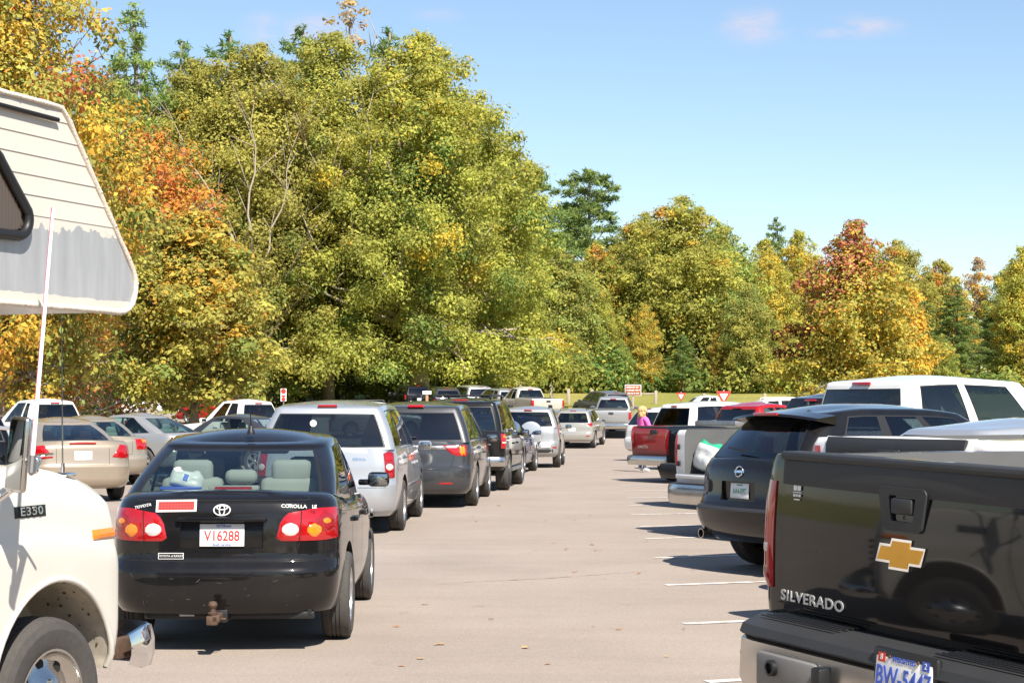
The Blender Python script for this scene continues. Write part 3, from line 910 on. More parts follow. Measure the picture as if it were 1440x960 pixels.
def sienna_extra(s):
    for sg in (1, -1):
        t, b = circ(.81, 1.0, .06); s.patch('lamp', t, b, M_LENS, 30, sg, .02, 10, 5)
        t, b = circ(.81, .885, .055); s.patch('lamp', t, b, M_CLEAR, 30, sg, .02, 10, 5)
        s.patch('lamp', [(.76, .82), (.86, .82)], [(.78, .76), (.86, .76)], M_LENS, 30, sg, .018, 6, 3)
    M = s.surf(-.45, .99, 0, 1, .004); text('lettering', 'SIENNA', .05, M_CHROME, s.root, M, .002, .001)
    # a round sticker in the rear window
    mb = MB(); mb.lathe([(.045, 0), (.001, .002)], 16, axis='x', mat=Matrix.Translation((.205, .17, 1.46))); mb.build('window_sticker', M_PLATE, s.root)
sienna = Car('minivan', 'silver minivan with a big dark rear window between the black sedan and the charcoal minivan', 'minivan', (-2.46, 23.3), 1.5,
    minivan(M_SILVER, exhaust=(.02, -.62, .27), T=[(0, 1.13), (3.4, 1.08), (3.9, 1.02), (4.7, .86), (5.1, .72)], wiper=[(.10, -.1, 1.16), (.10, .35, 1.18)],
        prof=[(.24, .12, .90), (.32, .04, .96), (.50, .0, .99), (.66, .01, 1), (.70, .05, 1), (.90, .07, 1), (1.13, .10, .965)],
        gb=(.13, 4.0, .92), gt=(.33, 2.95, .72), tails=[(30, [(.735, 1.06), (.80, 1.09), (.90, 1.07)], [(.75, .76), (.80, .735), (.90, .75)], M_LENSD)], moulding=[(.60, 1.5, 3.5, .04)], mould_mat=M_SILVER,
        extra=sienna_extra))

def odyssey_extra(s):
    s.patch('chrome_bar', [(-.58, 1.03), (.58, 1.03)], [(-.58, .97), (.58, .97)], M_CHROMED, 0, 1, .02, 10, 2)
    for sg in (1, -1):
        s.patch('lamp', [(.50, 1.035), (.70, 1.035)], [(.52, .985), (.70, .985)], M_CLEAR, 25, sg, .02, 8, 3)
        s.patch('lamp', [(.72, 1.03), (.83, 1.03)], [(.72, .875), (.83, .875)], M_AMBER, 25, sg, .019, 6, 4)
        s.patch('reflector', [(.42, .43), (.64, .43)], [(.42, .40), (.64, .40)], M_LENS, 0, sg, .008, 6, 2)
    M = s.surf(-.62, .955, 0, 1, .022)
odyssey = Car('minivan', 'charcoal grey minivan with wedge shaped tail lights ahead of the silver minivan', 'minivan', (-1.62, 29.3), 3.2,
    minivan(M_CHAR, W=2.0, tails=[(25, [(.46, 1.04), (.86, 1.04)], [(.46, 1.03), (.62, .88), (.70, .865), (.86, .865)], M_LENS)], rear_seams=[[(-.66, .86), (-.60, .64), (.60, .64), (.66, .86)]],
        third=(1.66, .27, .045, .02), wiper=[(.10, -.02, 1.17), (.11, .40, 1.20)], plate=(.12, .82, .305, .153, ()), extra=odyssey_extra))

def xterra_extra(s):
    for sg in (1, -1):
        s.patch('lamp', [(.80, .99), (.915, .99)], [(.80, .935), (.915, .935)], M_CLEAR, 30, sg, .019, 6, 3)
        t, b = circ(.86, 1.08, .035); s.patch('lamp', t, b, M_AMBER, 30, sg, .02, 8, 4)
        mb = MB(); mb.box((.78, sg*.80, .28), (.015, .30, .34), bev=.006, rot=Matrix.Rotation(.12, 3, 'Y')); mb.build('mud_flap', M_TRIM, s.root)
        mb = MB(); mb.tube([(1.45, sg*.90, .40), (3.1, sg*.90, .40)], .04); mb.build('side_step', M_STEEL, s.root)
    mb = MB(); rear_bumper(mb, .90, (.50, .70)); mb.build('bumper', [M_CHROMED, M_PLASTIC], s.root)
    mb = MB()
    for k in range(5): mb.tube([(.7 + k*.42, -.55, 1.90), (.7 + k*.42, .55, 1.90)], .014)
    for sg in (1, -1): mb.tube([(.5, sg*.57, 1.83), (.6, sg*.57, 1.90), (2.5, sg*.57, 1.90), (2.65, sg*.55, 1.82)], .022)
    mb.build('roof_rack', M_TRIM, s.root)
    s.patch('spoiler_panel', [(-.36, 1.05), (.30, 1.05)], [(-.36, .86), (.30, .86)], M_BLACK2, 0, 1, .03, 8, 3)
    s.seam([(-.62, .93), (-.30, .93)], 0, 1, .03, M_CHROMED)
xterra = Car('suv', 'square black off-road suv with roof rack and mud flaps ahead of the charcoal minivan', 'suv', (-1.05, 35.0), 6,
    suv(M_BLACK, L=4.55, W=1.85, wr=.375, tw=.25, axles=(.98, 3.68), rack=None, glass=G_DARK, rim='six',
        T=[(0, 1.17), (3.0, 1.14), (3.4, 1.12), (4.3, 1.05), (4.55, .95)], prof=[(.42, .18, .92), (.5, .12, .98), (.8, .10, 1), (1.0, .10, 1), (1.17, .12, .97)], corner=(.10, .14), taper=.02,
        gb=(.13, 3.4, .85), gt=(.26, 2.75, .70), gcorner=(.07, .09), roof=[(.26, 1.74), (1.3, 1.77), (2.75, 1.72)], third=(1.77, .28, .035, .02),
        tails=[(30, [(.79, 1.14), (.93, 1.14)], [(.79, .85), (.93, .85)], M_LENS)], plate=(.5, .62, .2, .1, ()), extra=xterra_extra))

bluecar = Car('sedan', 'low navy blue sedan half hidden between the black off-road suv and the spare wheel suv', 'car', (-.68, 42.8), 7,
    sedan(M_BLUE, W=1.78, roof=[(1.45, 1.25), (2.0, 1.285), (2.7, 1.25)], tails=[(25, [(.42, .84), (.55, 1.0), (.86, .99)], [(.42, .83), (.55, .78), (.86, .78)], M_LENS)]))

def rav_extra(s):
    mb = MB(); M = Matrix.Translation((-.10, -.10, .95))
    mb.lathe([(.001, -.105), (.26, -.10), (.31, -.085), (.325, -.04), (.325, .10), (.30, .12), (.001, .12)], 36, axis='x', mat=M)
    sp = mb.build('spare_wheel_cover', M_SILVER, s.root)
    mb = MB(); mb.box((-.207, -.22, .98), (.006, .12, .05), bev=.002); mb.build('cover_badge', M_TRIM, sp)
    for sg in (1, -1):
        t, b = circ(.87, 1.12, .03); s.patch('lamp', t, b, M_AMBER, 40, sg, .02, 8, 4)
        s.patch('reflector', [(.68, .58), (.80, .58)], [(.68, .54), (.80, .54)], M_LENS, 10, sg, .01, 5, 2)
    s.patch('lower_bumper', [(-.7, .52), (.7, .52)], [(-.7, .42), (.7, .42)], M_PLASTIC, 0, 1, .014, 10, 3)
rav = Car('suv', 'small silver suv with a round white spare wheel cover on its tailgate', 'suv', (.42, 48.5), 4,
    suv(M_SILVER2, L=4.3, W=1.78, axles=(.85, 3.4), gb=(.14, 3.2, .82), gt=(.36, 2.45, .64), glass=G_DARK, roof=[(.36, 1.58), (1.0, 1.62), (2.45, 1.57)], rack=(.5, 2.3, .56, 1.71), third=(1.56, .22, .03, .015),
        tails=[(40, [(.82, 1.20), (.93, 1.20)], [(.82, .86), (.93, .86)], M_LENS)], mould_mat=M_PLASTIC, plate=(-.5, .62, .25, .13, ()), extra=rav_extra))

santa = Car('suv', 'pale gold suv with a plain rear, alone in the lane past the spare wheel suv', 'suv', (2.62, 78), 11,
    suv(M_CHAMP, L=4.68, W=1.89, glass=G_DARK, tails=[(35, [(.62, 1.10), (.92, 1.14)], [(.62, 1.08), (.75, .98), (.92, .98)], M_LENS)],
        extra=lambda s: [s.patch('reflector', [(.62, .58), (.78, .58)], [(.62, .53), (.78, .53)], M_LENS, 10, sg, .01, 5, 2) for sg in (1, -1)]))

silverpk = Car('pickup_truck', 'silver pickup seen from behind at the head of the lane beside the pale gold suv', 'pickup truck', (4.75, 85.5), 6,
    pickup(M_SILVER2, rear_hi=.9))
greypk = Car('suv', 'dark grey suv turning left just beyond the silver pickup', 'suv', (5.9, 97), -24,
    suv(M_GREY, L=4.6, W=1.85, glass=G_DARK, rack=None))

# ------------------------------------------------------------------ the queue on the far road
beige = Car('pickup_truck', 'beige pickup with a wide pale tailgate, rearmost of the queue on the far road', 'pickup truck', (2.0, 96.5), -24, pickup(M_PEARL, glass=G_DARK), group=FAR)
far2 = Car('suv', 'silver suv just ahead of the beige pickup on the far road', 'suv', (.05, 101), -24, suv(M_SILVER, L=4.9, glass=G_PRIV), group=FAR)
far3 = Car('minivan', 'pale silver minivan under the oak, second ahead of the beige pickup', 'minivan', (-1.75, 105), -20, minivan(M_SILVER, glass=G_PRIV), group=FAR)
far4 = Car('suv', 'dark suv with lit red tail lamps under the big oak on the far road', 'suv', (-3.65, 103), -14, suv(M_CHAR, glass=G_DARK, L=4.5), group=FAR)
far5 = Car('sedan', 'navy sedan crossing the lane side-on, only its roof showing above the black off-road suv', 'car', (-3.0, 88.5), 84, sedan(M_BLUE, glass=G_CLEAR, roof=[(1.45, 1.42), (2.0, 1.46), (2.7, 1.42)]), group=FAR)
far6 = Car('suv', 'silver suv side-on under the big oak, above the silver minivan roof', 'suv', (-8.9, 86.5), 84, suv(M_SILVER, L=5.0, W=1.95, axles=(1.05, 3.9), glass=G_PRIV, gb=(.14, 3.75, .88), gt=(.5, 2.8, .7), roof=[(.5, 1.68), (1.4, 1.72), (2.8, 1.66)], rack=(.7, 2.7, .6, 1.80), T=[(0, 1.15), (3.2, 1.12), (3.7, 1.08), (4.7, .95), (5., .8)]), group=FAR)
far7 = Car('sedan', 'dark red sedan in shade beyond the stop sign', 'car', (-13.6, 96), -75, sedan(M_RED), group=FAR)
far8 = Car('suv', 'black suv in deep shade with one red tail lamp, beyond the wooden board post', 'suv', (-5.6, 108), -20, suv(M_BLACK2, L=4.6), group=FAR)

# ------------------------------------------------------------------ the row parked on the right
def silverado_extra(s):
    # plastic cap along the top of the gate
    s.patch('tailgate_cap', [(-.80, 1.478), (.80, 1.478)], [(-.80, 1.362), (.80, 1.362)], M_PLASTIC, 0, 1, .036, 14, 5, edge=.85)
    mb = MB(); mb.box((.165, 0, 1.482), (.115, 1.61, .036), bev=.014); mb.build('cap_lip', M_PLASTIC, s.root)
    # handle in its bezel
    h = s.ray(0, 1.31)[0]
    M = frame((h.x - .024, 0, 1.315), (0, -1, 0), (0, 0, 1))
    mb = MB()
    def rr(w0, w1, h0, h1, r=.02):
        out = []
        for (cx, cy, a0) in ((w1-r, h1-r, 0), (-w1+r, h1-r, 90), (-w0+r, h0+r, 180), (w0-r, h0+r, 270)):
            for k in range(5):
                a = R(a0 + 90*k/4); out.append((cx + r*math.cos(a), cy + r*math.sin(a)))
        return out
    outer, inner = rr(.115, .145, -.085, .085, .025), rr(.065, .078, -.045, .052, .012)
    n = len(outer)
    vs = [M @ Vector((x, y, -.01)) for x, y in outer] + [M @ Vector((x*.97, y*.97, .012)) for x, y in outer] + [M @ Vector((x, y, .012)) for x, y in inner] + [M @ Vector((x, y, -.02)) for x, y in inner]
    mb.add(vs, [[r*n+i, r*n+(i+1)%n, (r+1)*n+(i+1)%n, (r+1)*n+i] for r in range(3) for i in range(n)] + [[3*n+i for i in range(n)]])
    bz = mb.build('handle_bezel', M_PLASTIC, s.root, 30)
    mb = MB(); mb.box((0, .012, .004), (.125, .062, .03), bev=.012); mb.lathe([(.008, 0), (.006, .002)], 10, axis='z', mat=Matrix.Translation((0, -.03, .0)))
    m2 = MB(); m2.add([M @ Vector(v) for v in mb.v], mb.f); m2.build('tailgate_handle', M_PLASTIC, bz)
    # cross shaped badge, gold with a bright rim
    M = s.surf(.01, 1.145, 0, 1, .0225)
    def bow(k):
        w, h, sl = .135 + k, .049 + k*.8, .020
        a, b = .056 + k*.6, .026 + k*.8
        return [(-w-sl*0, -b), (-w+sl*1.2, b), (-a+sl*.2, b), (-a+sl*.6, h), (a+sl*.2, h), (a, b), (w+.0, b), (w-sl*1.2, -b), (a-sl*.4, -b), (a-sl*.6, -h), (-a-sl*.2, -h), (-a, -b)]
    mb = MB(); mb.prism(bow(.012), .006, 0, M); bd = mb.build('badge', M_CHROME, s.root, 30)
    mb = MB(); mb.prism(bow(.0), .009, 0, M); mb.build('badge_field', M_GOLD, bd, 30)
    M = s.surf(.585, .905, 0, 1, .0235); text('lettering', 'SILVERADO', .060, M_LETTER, s.root, M, .0012, .0015, spacing=1.12, sx=1.32)
    # white dog-paw style sticker, three lines
    M = s.surf(.70, 1.335, 0, 1, .025)
    mb = MB()
    for dx in (-.014, .014):
        mb.prism([(dx-.012, .004), (dx-.014, .02), (dx-.004, .034), (dx+.003, .022), (dx+.012, .03), (dx+.011, .006)], .0012, 0, M)
    mb.prism([(-.03, -.004), (.03, -.004), (.03, -.001), (-.03, -.001)], .0012, 0, M)
    for x0, x1 in ((-.028, -.012), (-.006, .004), (.010, .026)):
        mb.prism([(x0, -.020), (x1, -.020), (x1, -.010), (x0, -.010)], .0012, 0, M)
    mb.prism([(-.022, -.034), (.02, -.034), (.02, -.029), (-.022, -.029)], .0012, 0, M)
    mb.build('window_sticker', M_PLATE, s.root, 30)
    # lamp segments
    for sg in (1, -1):
        s.patch('lamp', [(.83, 1.13), (.99, 1.13)], [(.83, 1.05), (.99, 1.05)], M_CLEAR, 35, sg, .0185, 8, 3)
        s.patch('lamp', [(.83, 1.045), (.99, 1.045)], [(.83, .93), (.99, .93)], M_LENSD, 35, sg, .0185, 8, 3)
    # big chrome bumper with a plastic step
    W = .985
    qs = [-1, -.985, -.95, -.86, -.75, -.6, -.45, -.30, -.18, 0, .18, .30, .45, .6, .75, .86, .95, .985, 1]
    def xo(q): return -.055 + .20 * max(0, abs(q) - .80)**2 / .04
    def strip(nm, prof, mat, q0=-1, q1=1, k=0.):
        mb = MB(); qq = [q for q in qs if q0 <= q <= q1]
        n = len(prof); vs = [(x + xo(q), q*W, z) for q in qq for x, z in prof]
        fs = [[i*n+j, (i+1)*n+j, (i+1)*n+(j+1)%n, i*n+(j+1)%n] for i in range(len(qq)-1) for j in range(n)]
        fs += [[j for j in range(n)], [(len(qq)-1)*n + j for j in range(n)][::-1]]
        mb.add(vs, fs); return mb.build(nm, mat, s.root, 30)
    bp = strip('bumper_face', [(.06, .50), (.0, .53), (-.02, .58), (-.012, .735), (.02, .755), (.2, .755), (.2, .5)], M_CHROMED)
    strip('bumper_step', [(-.005, .75), (-.02, .762), (-.005, .795), (.05, .815), (.34, .835), (.34, .72)], M_PLASTIC)
    # plate recess, tow hook holes, grip pads
    for sg in (1, -1):
        mb = MB(); mb.box((-.07, sg*.48, .635), (.05, .40, .145), bev=.02); mb.build('bumper_insert', M_GREYPL, s.root)
        mb = MB(); mb.box((-.092, sg*.235, .63), (.06, .06, .15), bev=.012); mb.build('bumper_guide', M_TRIM, s.root)
        mb = MB(); mb.lathe([(.032, 0), (.032, -.022), (.022, -.024), (.020, -.006), (.001, -.006)], 20, axis='x', mat=Matrix.Translation((-.093, sg*.55, .655))); mb.build('tow_hole', M_TRIM, s.root)
        mb = MB(); mb.lathe([(.016, 0), (.012, -.006), (.001, -.007)], 14, axis='x', mat=Matrix.Translation((-.02, sg*.88, .665))); mb.build('bumper_bolt', M_STEEL, s.root)
        mb = MB()
        for k in range(6): mb.box((.02 + k*.03, sg*-.0 - .55*sg, .829), (.012, .5, .006), bev=.002)
        mb.build('step_tread', M_TRIM, s.root)
    M = frame((-.077, -.24, .74), (0, -1, 0), (.10, 0, 1))
    mb = MB(); mb.box((0, 0, 0), (.315, .163, .006), bev=.002); m2 = MB(); m2.add([M @ Vector(v) for v in mb.v], mb.f); p = m2.build('license_plate', M_PLATE, s.root)
    text('lettering', 'BW-5447', .098, M_PBLUE, p, M @ Matrix.Translation((0, -.012, .004)), .0012, .0016, sx=.80)
    text('lettering', 'WEIGHTED', .026, M_PBLUE, p, M @ Matrix.Translation((0, .056, .004)), .0008, .0004)
    for x, mt, t in ((-.125, M_SIGNR, '8'), (.122, M_PBLUE, '2')):
        mb = MB(); mb.box((x, .056, .0042), (.04, .034, .0016)); m2 = MB(); m2.add([M @ Vector(v) for v in mb.v], mb.f); d = m2.build('plate_tag', mt, p)
        text('lettering', t, .03, M_PLATE, d, M @ Matrix.Translation((x, .056, .0056)), .0005)
    mb = MB()
    for x in (-.08, .08): mb.lathe([(.007, .004), (.006, .008), (.001, .009)], 8, axis='z', mat=M @ Matrix.Translation((x, .062, 0)))
    mb.build('plate_screw', M_RUST, p)
    mb = MB(); mb.box((-.059, -.24, .73), (.03, .36, .20), bev=.012); mb.build('plate_bracket', M_TRIM, s.root)

al = R(65)
Lc = Vector((1.025, 7.60)); dirr = Vector((math.sin(R(26)), -math.cos(R(26))))
cen = Lc + dirr * 1.0 - Vector((math.cos(R(26)), math.sin(R(26)))) * .12
silverado = Car('pickup_truck', 'big black pickup close up with a gold cross badge on its glossy tailgate', 'pickup truck', (cen.x, cen.y, -.01), 64,
    pickup(M_BLACK2, L=5.85, W=2.02, bed_top=1.482, wr=.40, own_handle=True, gate=(.80, 1.482, .845), bumper=None, plate=None, corner=(.07, .09),
        prof=[(.48, .22, .90), (.60, .17, .98), (.80, .140, 1), (.88, .131, 1), (1.0, .130, 1), (1.14, .131, 1), (1.25, .135, .998), (1.38, .142, .995), (1.45, .146, .985), (1.482, .15, .965)],
        gb=(2.36, 4.45, .90), gt=(2.52, 3.65, .70), roof=[(2.52, 1.84), (3.0, 1.88), (3.65, 1.84)], T=[(0, 1.482), (2.2, 1.467), (2.32, 1.40), (2.5, 1.30), (4.2, 1.26), (5.4, 1.15), (5.85, 1.0)],
        tails=[(35, [(.82, 1.37), (1.0, 1.37)], [(.82, .925), (1.0, .925)], M_LENS, .016)], extra=silverado_extra), roll=R(1.2), group=ROW)

wcap = Car('pickup_truck', 'white pickup with a black capped tailgate just showing over the big black pickup', 'pickup truck', (2.58, 12.55), 62,
    pickup(M_WHITE, bed_top=1.455, gate=(.80, 1.46, .80), T=[(0, 1.455), (2.1, 1.455), (2.2, 1.40), (2.5, 1.15), (4.2, 1.12), (5.75, .95)], gb=(2.5, 4.45, .85), gt=(2.9, 3.6, .6), roof=[(2.9, 1.38), (3.2, 1.42), (3.6, 1.40)],
        extra=lambda s: s.patch('tailgate_cap', [(-.74, 1.455), (.74, 1.455)], [(-.74, 1.325), (.74, 1.325)], M_PLASTIC, 0, 1, .034, 14, 5, edge=.7), third=(1.30, .05, .02, 0)), group=ROW)

silvers = Car('sedan', 'pale silver sedan, only its smooth roof showing over the black capped tailgate', 'car', (2.85, 15.25), 61,
    sedan(M_SILVER, L=4.4, axles=(.9, 3.5), gb=(.45, 3.45, .74), gt=(1.05, 2.70, .56), roof=[(1.05, 1.455), (1.7, 1.485), (2.1, 1.505), (2.7, 1.47)]), group=ROW)

def murano_extra(s):
    M = s.surf(-.02, 1.03, 0, 1, .008)
    mb = MB(); mb.tube([M @ Vector((.058*math.cos(2*math.pi*k/28), .052*math.sin(2*math.pi*k/28), 0)) for k in range(29)], .008, 8, cap=False)
    mb.add([M @ Vector(p) for p in ((-.08, -.012, 0), (.08, -.012, 0), (.08, .012, 0), (-.08, .012, 0))], [[0, 1, 2, 3]])
    mb.build('emblem', M_CHROME, s.root)
    # spoiler lip above the glass
    mb = MB(); pts = []
    for k in range(13):
        q = -1 + k/6; pts.append((.47 + .10*q*q, q*.70, 1.60 - .05*q*q))
    vs = []
    for (x, y, z) in pts: vs += [(x+.24, y*.98, z+.045), (x+.0, y, z+.015), (x-.02, y, z-.01), (x+.24, y*.98, z-.05)]
    mb.add(vs, [[i*4+j, (i+1)*4+j, (i+1)*4+(j+1)%4, i*4+(j+1)%4] for i in range(12) for j in range(4)] + [[0,1,2,3], [48,49,50,51]])
    sp = mb.build('roof_spoiler', M_BLACK, s.root, 40)
    mb = MB(); mb.box((.455, 0, 1.605), (.03, .40, .035), bev=.012); mb.build('brake_light', M_LENS, sp)
    for sg in (1, -1):
        s.patch('lamp', [(.80, 1.02), (.90, 1.02)], [(.82, .96), (.90, .96)], M_CLEAR, 40, sg, .02, 6, 3)
        mb = MB(); mb.lathe([(.035, .3), (.048, .3), (.05, 0), (.042, 0), (.04, .1)], 20, axis='x', mat=Matrix.Translation((.085, sg*.62, .375))); mb.build('exhaust_pipe', M_CHROMED, s.root)
    mb = MB(); mb.tube([(1.0, .0, 1.70), (1.0, 0, 1.735)], [.02, .012], 8); mb.build('aerial', M_TRIM, s.root)
    s.patch('bumper_lip', [(-.86, .67), (.86, .67)], [(-.86, .64), (.86, .64)], M_PLASTIC, 0, 1, .012, 16, 2)
cm = Vector((1.78, 18.75)) + .94 * Vector((math.sin(R(29)), -math.cos(R(29)))) - Vector((math.cos(R(29)), math.sin(R(29)))) * .06
murano = Car('suv', 'rounded black suv with a roof spoiler and rear wiper, parked beyond the big black pickup', 'suv', (cm.x, cm.y), 61,
    suv(M_BLACK, L=4.77, W=1.88, split=True, wr=.38, tw=.24, axles=(1.0, 3.82), rack=None, corner=(.42, .36), glass=G_DARK, glass_rear=G_PRIV, bow=.10, rim='six',
        T=[(0, 1.13), (.6, 1.16), (1.5, 1.14), (3.2, 1.08), (3.6, 1.05), (4.4, .92), (4.77, .80)],
        prof=[(.32, .20, .88), (.40, .08, .95), (.52, .02, .985), (.64, .0, 1.), (.67, .035, 1.), (.78, .09, 1.), (.92, .10, 1.), (1.05, .12, .985), (1.13, .17, .955)],
        cuts=[(-1, .135, -.28, .28, .74, .93, 0)],
        gb=(.24, 3.62, .83), gt=(.64, 2.7, .63), gcorner=(.22, .12), gbow=.08, roof=[(.64, 1.585), (1.3, 1.635), (2.0, 1.63), (2.7, 1.575)], rbulge=.06, rear_lo=.04, rear_hi=.9,
        sides=[(0, .07, 'p'), (.07, .30, 'G'), (.30, .34, 'b'), (.34, .60, 'g'), (.60, .635, 'b'), (.635, .92, 'g'), (.92, 1, 'p')],
        tails=[(40, [(.80, 1.10), (.86, 1.13), (.97, 1.06)], [(.80, 1.06), (.86, .86), (.97, .90)], M_LENS)], third=(1.2, .01, .01, -.3),
        seats=[(2.0, -.36, 1.25, .25, .18, 1), (2.0, .36, 1.25, .25, .18, 1), (2.9, -.36, 1.25, .25, .18, 1), (2.9, .36, 1.25, .25, .18, 1)], seat_mat=M_INT,
        wiper=[(.19, -.05, 1.235), (.215, .30, 1.265)], plate=(0, .835, .305, .153, (('AA4-09T', 0, -.005, .080, M_PGREEN, .75), ('TENNESSEE', 0, .058, .02, M_PGREEN, 1.))), extra=murano_extra), group=ROW)

def open_bed(s):
    mb = MB(); mb.box((.02, 0, .775), (.10, 1.44, .05), bev=.012); mb.build('bed_sill', M_WHITE, s.root)
    for sg in (1, -1):
        mb = MB()
        for z in (1.15, .93): mb.box((.118, sg*.86, z), (.02, .05, .07), bev=.008)
        mb.build('latch_striker', M_TRIM, s.root)
    for sg in (1, -1):
        mb = MB(); mb.box((1.2, sg*.86, 1.382), (2.0, .18, .02), bev=.006); mb.build('bed_rail_cap', M_PLASTIC, s.root)
wopen_c = Vector((2.14, 23.6)) + .98 * Vector((math.sin(R(29)), -math.cos(R(29)))) - Vector((math.cos(R(29)), math.sin(R(29)))) * .12
wopen = Car('pickup_truck', 'tall white crew cab pickup with no tailgate and a bag in its bed', 'pickup truck', (wopen_c.x, wopen_c.y), 61,
    pickup(M_WHITE, L=6.6, W=2.02, wr=.40, bed_top=1.37, gate=None, axles=(1.3, 5.3), cuts=[(-.3, 2.30, -.74, .74, .80, 2.2, 3)], interior=M_LINER2, bumper_z=(.42, .69),
        T=[(0, 1.37), (2.35, 1.37), (2.42, 1.36), (2.6, 1.32), (5.2, 1.30), (6.2, 1.2), (6.6, 1.0)], gb=(2.42, 5.5, .96), gt=(2.52, 4.75, .85), roof=[(2.52, 1.99), (3.3, 2.03), (4.75, 1.98)], third=(1.98, .36, .04, .01),
        tails=[(30, [(.86, 1.31), (.99, 1.31)], [(.86, .90), (.99, .90)], M_LENS)], plate=None, extra=open_bed), group=ROW)

blackpk = Car('pickup_truck', 'black pickup between the white pickup with no tailgate and the dark red pickup', 'pickup truck', (2.93, 29.2), 61,
    pickup(M_BLACK, bumper=M_TRIM, tails=[(30, [(.80, 1.28), (.98, 1.28)], [(.80, .86), (.98, .94)], M_LENS)], roof=[(2.52, 1.80), (3.0, 1.84), (3.65, 1.80)],
        extra=lambda s: text('lettering', '4X4', .10, M_CHROME, s.root, s.surf(.55, 1.22, 0, 1, .026), .003)), group=ROW)

redpk_c = Vector((2.52, 40.0)) + .97 * Vector((math.sin(R(33)), -math.cos(R(33))))
def red_extra(s):
    mb = MB(); mb.box((2.05, 0, 1.27), (.46, 1.44, .16), bev=.02); mb.box((2.05, .3, 1.355), (.1, .05, .02)); mb.build('tool_box', M_STEEL, s.root)
    s.patch('tailgate_cap', [(-.70, 1.242), (.70, 1.242)], [(-.70, 1.18), (.70, 1.18)], M_PLASTIC, 0, 1, .03, 12, 3)
    text('lettering', 'DAKOTA', .09, M_CHROME, s.root, s.surf(.42, .78, 0, 1, .026), .003)
redpk = Car('pickup_truck', 'dark red pickup with a steel tool box behind its cab, tailgate up', 'pickup truck', (redpk_c.x, redpk_c.y), 57,
    pickup(M_RED, L=5.4, W=1.86, wr=.36, arch=.43, bed_top=1.235, gate=(.70, 1.24, .66), bumper_z=(.38, .60), extra=red_extra, cuts=[(.20, 2.24, -.68, .68, .66, 2.2, 3)],
        prof=[(.40, .20, .90), (.50, .15, .98), (.75, .13, 1), (1.0, .12, 1), (1.19, .13, .985), (1.235, .15, .96)], T=[(0, 1.235), (2.2, 1.235), (2.32, 1.21), (2.5, 1.16), (4.2, 1.12), (5.4, .95)], gb=(2.36, 4.3, .86), gt=(2.52, 3.6, .68), roof=[(2.52, 1.66), (3.0, 1.70), (3.6, 1.66)],
        tails=[(30, [(.75, 1.18), (.93, 1.18)], [(.75, .86), (.93, .86)], M_LENS)]), group=ROW)

def van_extra(s):
    # open tailgate standing above a dark load bay
    mb = MB(); mb.box((.0, 0, 1.86), (.75, 1.35, .05), bev=.02, rot=Matrix.Rotation(R(14), 3, 'Y')); mb.build('open_tailgate', M_WHITE, s.root)
whatch = Car('minivan', 'white van with a wide open dark rear bay just beyond the woman in pink', 'van', (4.0, 46.8), 60, minivan(M_WHITE, glass_rear=glass('bay_shade_pane', (.02, .02, .02), .2), roof=[(.36, 1.70), (1.2, 1.74), (2.2, 1.73), (2.95, 1.66)]), group=ROW)  # near-black rear pane stands in for the shade inside the open bay
wsuv = Car('suv', 'white suv with black rear glass, last vehicle in the row beside the pale gold suv', 'suv', (3.95, 56.3), 56, suv(M_WHITE, rack=None, glass=G_DARK, tails=[(35, [(.74, .98), (.92, .98)], [(.74, .88), (.92, .88)], M_LENS)]), group=ROW)
blackwag = Car('suv', 'black wagon with roof rails just beyond the woman in pink', 'suv', (6.4, 71), 35, suv(M_BLACK2, glass=G_DARK), group=ROW)
wpk2 = Car('pickup_truck', 'white pickup facing left in front of the hay field, behind the nearer give way sign', 'pickup truck', (12.9, 90.0), -92, pickup(M_WHITE, glass=G_DARK), group=FAR)
wsuv2 = Car('suv', 'long white suv with roof rails at the field edge, right of the give way signs', 'suv', (11.7, 87.3), 80, suv(M_WHITE, L=5.4, W=2.0, glass=G_DARK, gb=(.14, 4.2, .9), gt=(.45, 3.3, .72), axles=(1.1, 4.3), roof_mat=0, T=[(0, 1.2), (3.6, 1.15), (4.1, 1.1), (5.2, 1.0), (5.4, .9)], roof=[(.45, 1.76), (1.6, 1.80), (3.3, 1.74)], rack=(.7, 3.1, .62, 1.88), rack_mat=M_STEEL), group=FAR)
wcar3 = Car('sedan', 'grey sedan tail at the edge of the field behind the tall white crew cab', 'car', (15.6, 88), 80, sedan(M_SILVER2), group=FAR)

# ------------------------------------------------------------------ the rows parked on the left
accord = Car('sedan', 'tan sedan with large red tail lamps parked behind the motorhome mirror', 'car', (-7.45, 31.0), -26,
    sedan(M_TAN, W=1.84, L=4.85, interior=M_INTL, glass_rear=G_DARK, T=[(0, 1.06), (.5, 1.07), (1.1, 1.03), (2.2, .99), (3.3, .95), (4.4, .80), (4.85, .68)],
        prof=[(.24, .14, .88), (.30, .05, .95), (.42, 0, .985), (.62, .0, 1.), (.66, .04, 1.), (.80, .06, 1.), (.98, .08, .975), (1.06, .16, .92)],
        tails=[(25, [(.50, .80), (.66, 1.01), (.90, .98)], [(.50, .79), (.66, .77), (.90, .77)], M_LENS)], third=(1.02, .46, .025, .004), seat_mat=pbr('tan_seat', (.36, .27, .18), rough=.8),
        plate=(0, .82, .305, .153, (('671-PXB', 0, -.005, .080, M_PGREEN, .75), ('TENNESSEE', 0, .058, .02, M_PGREEN, 1.)))), group=LEFT)
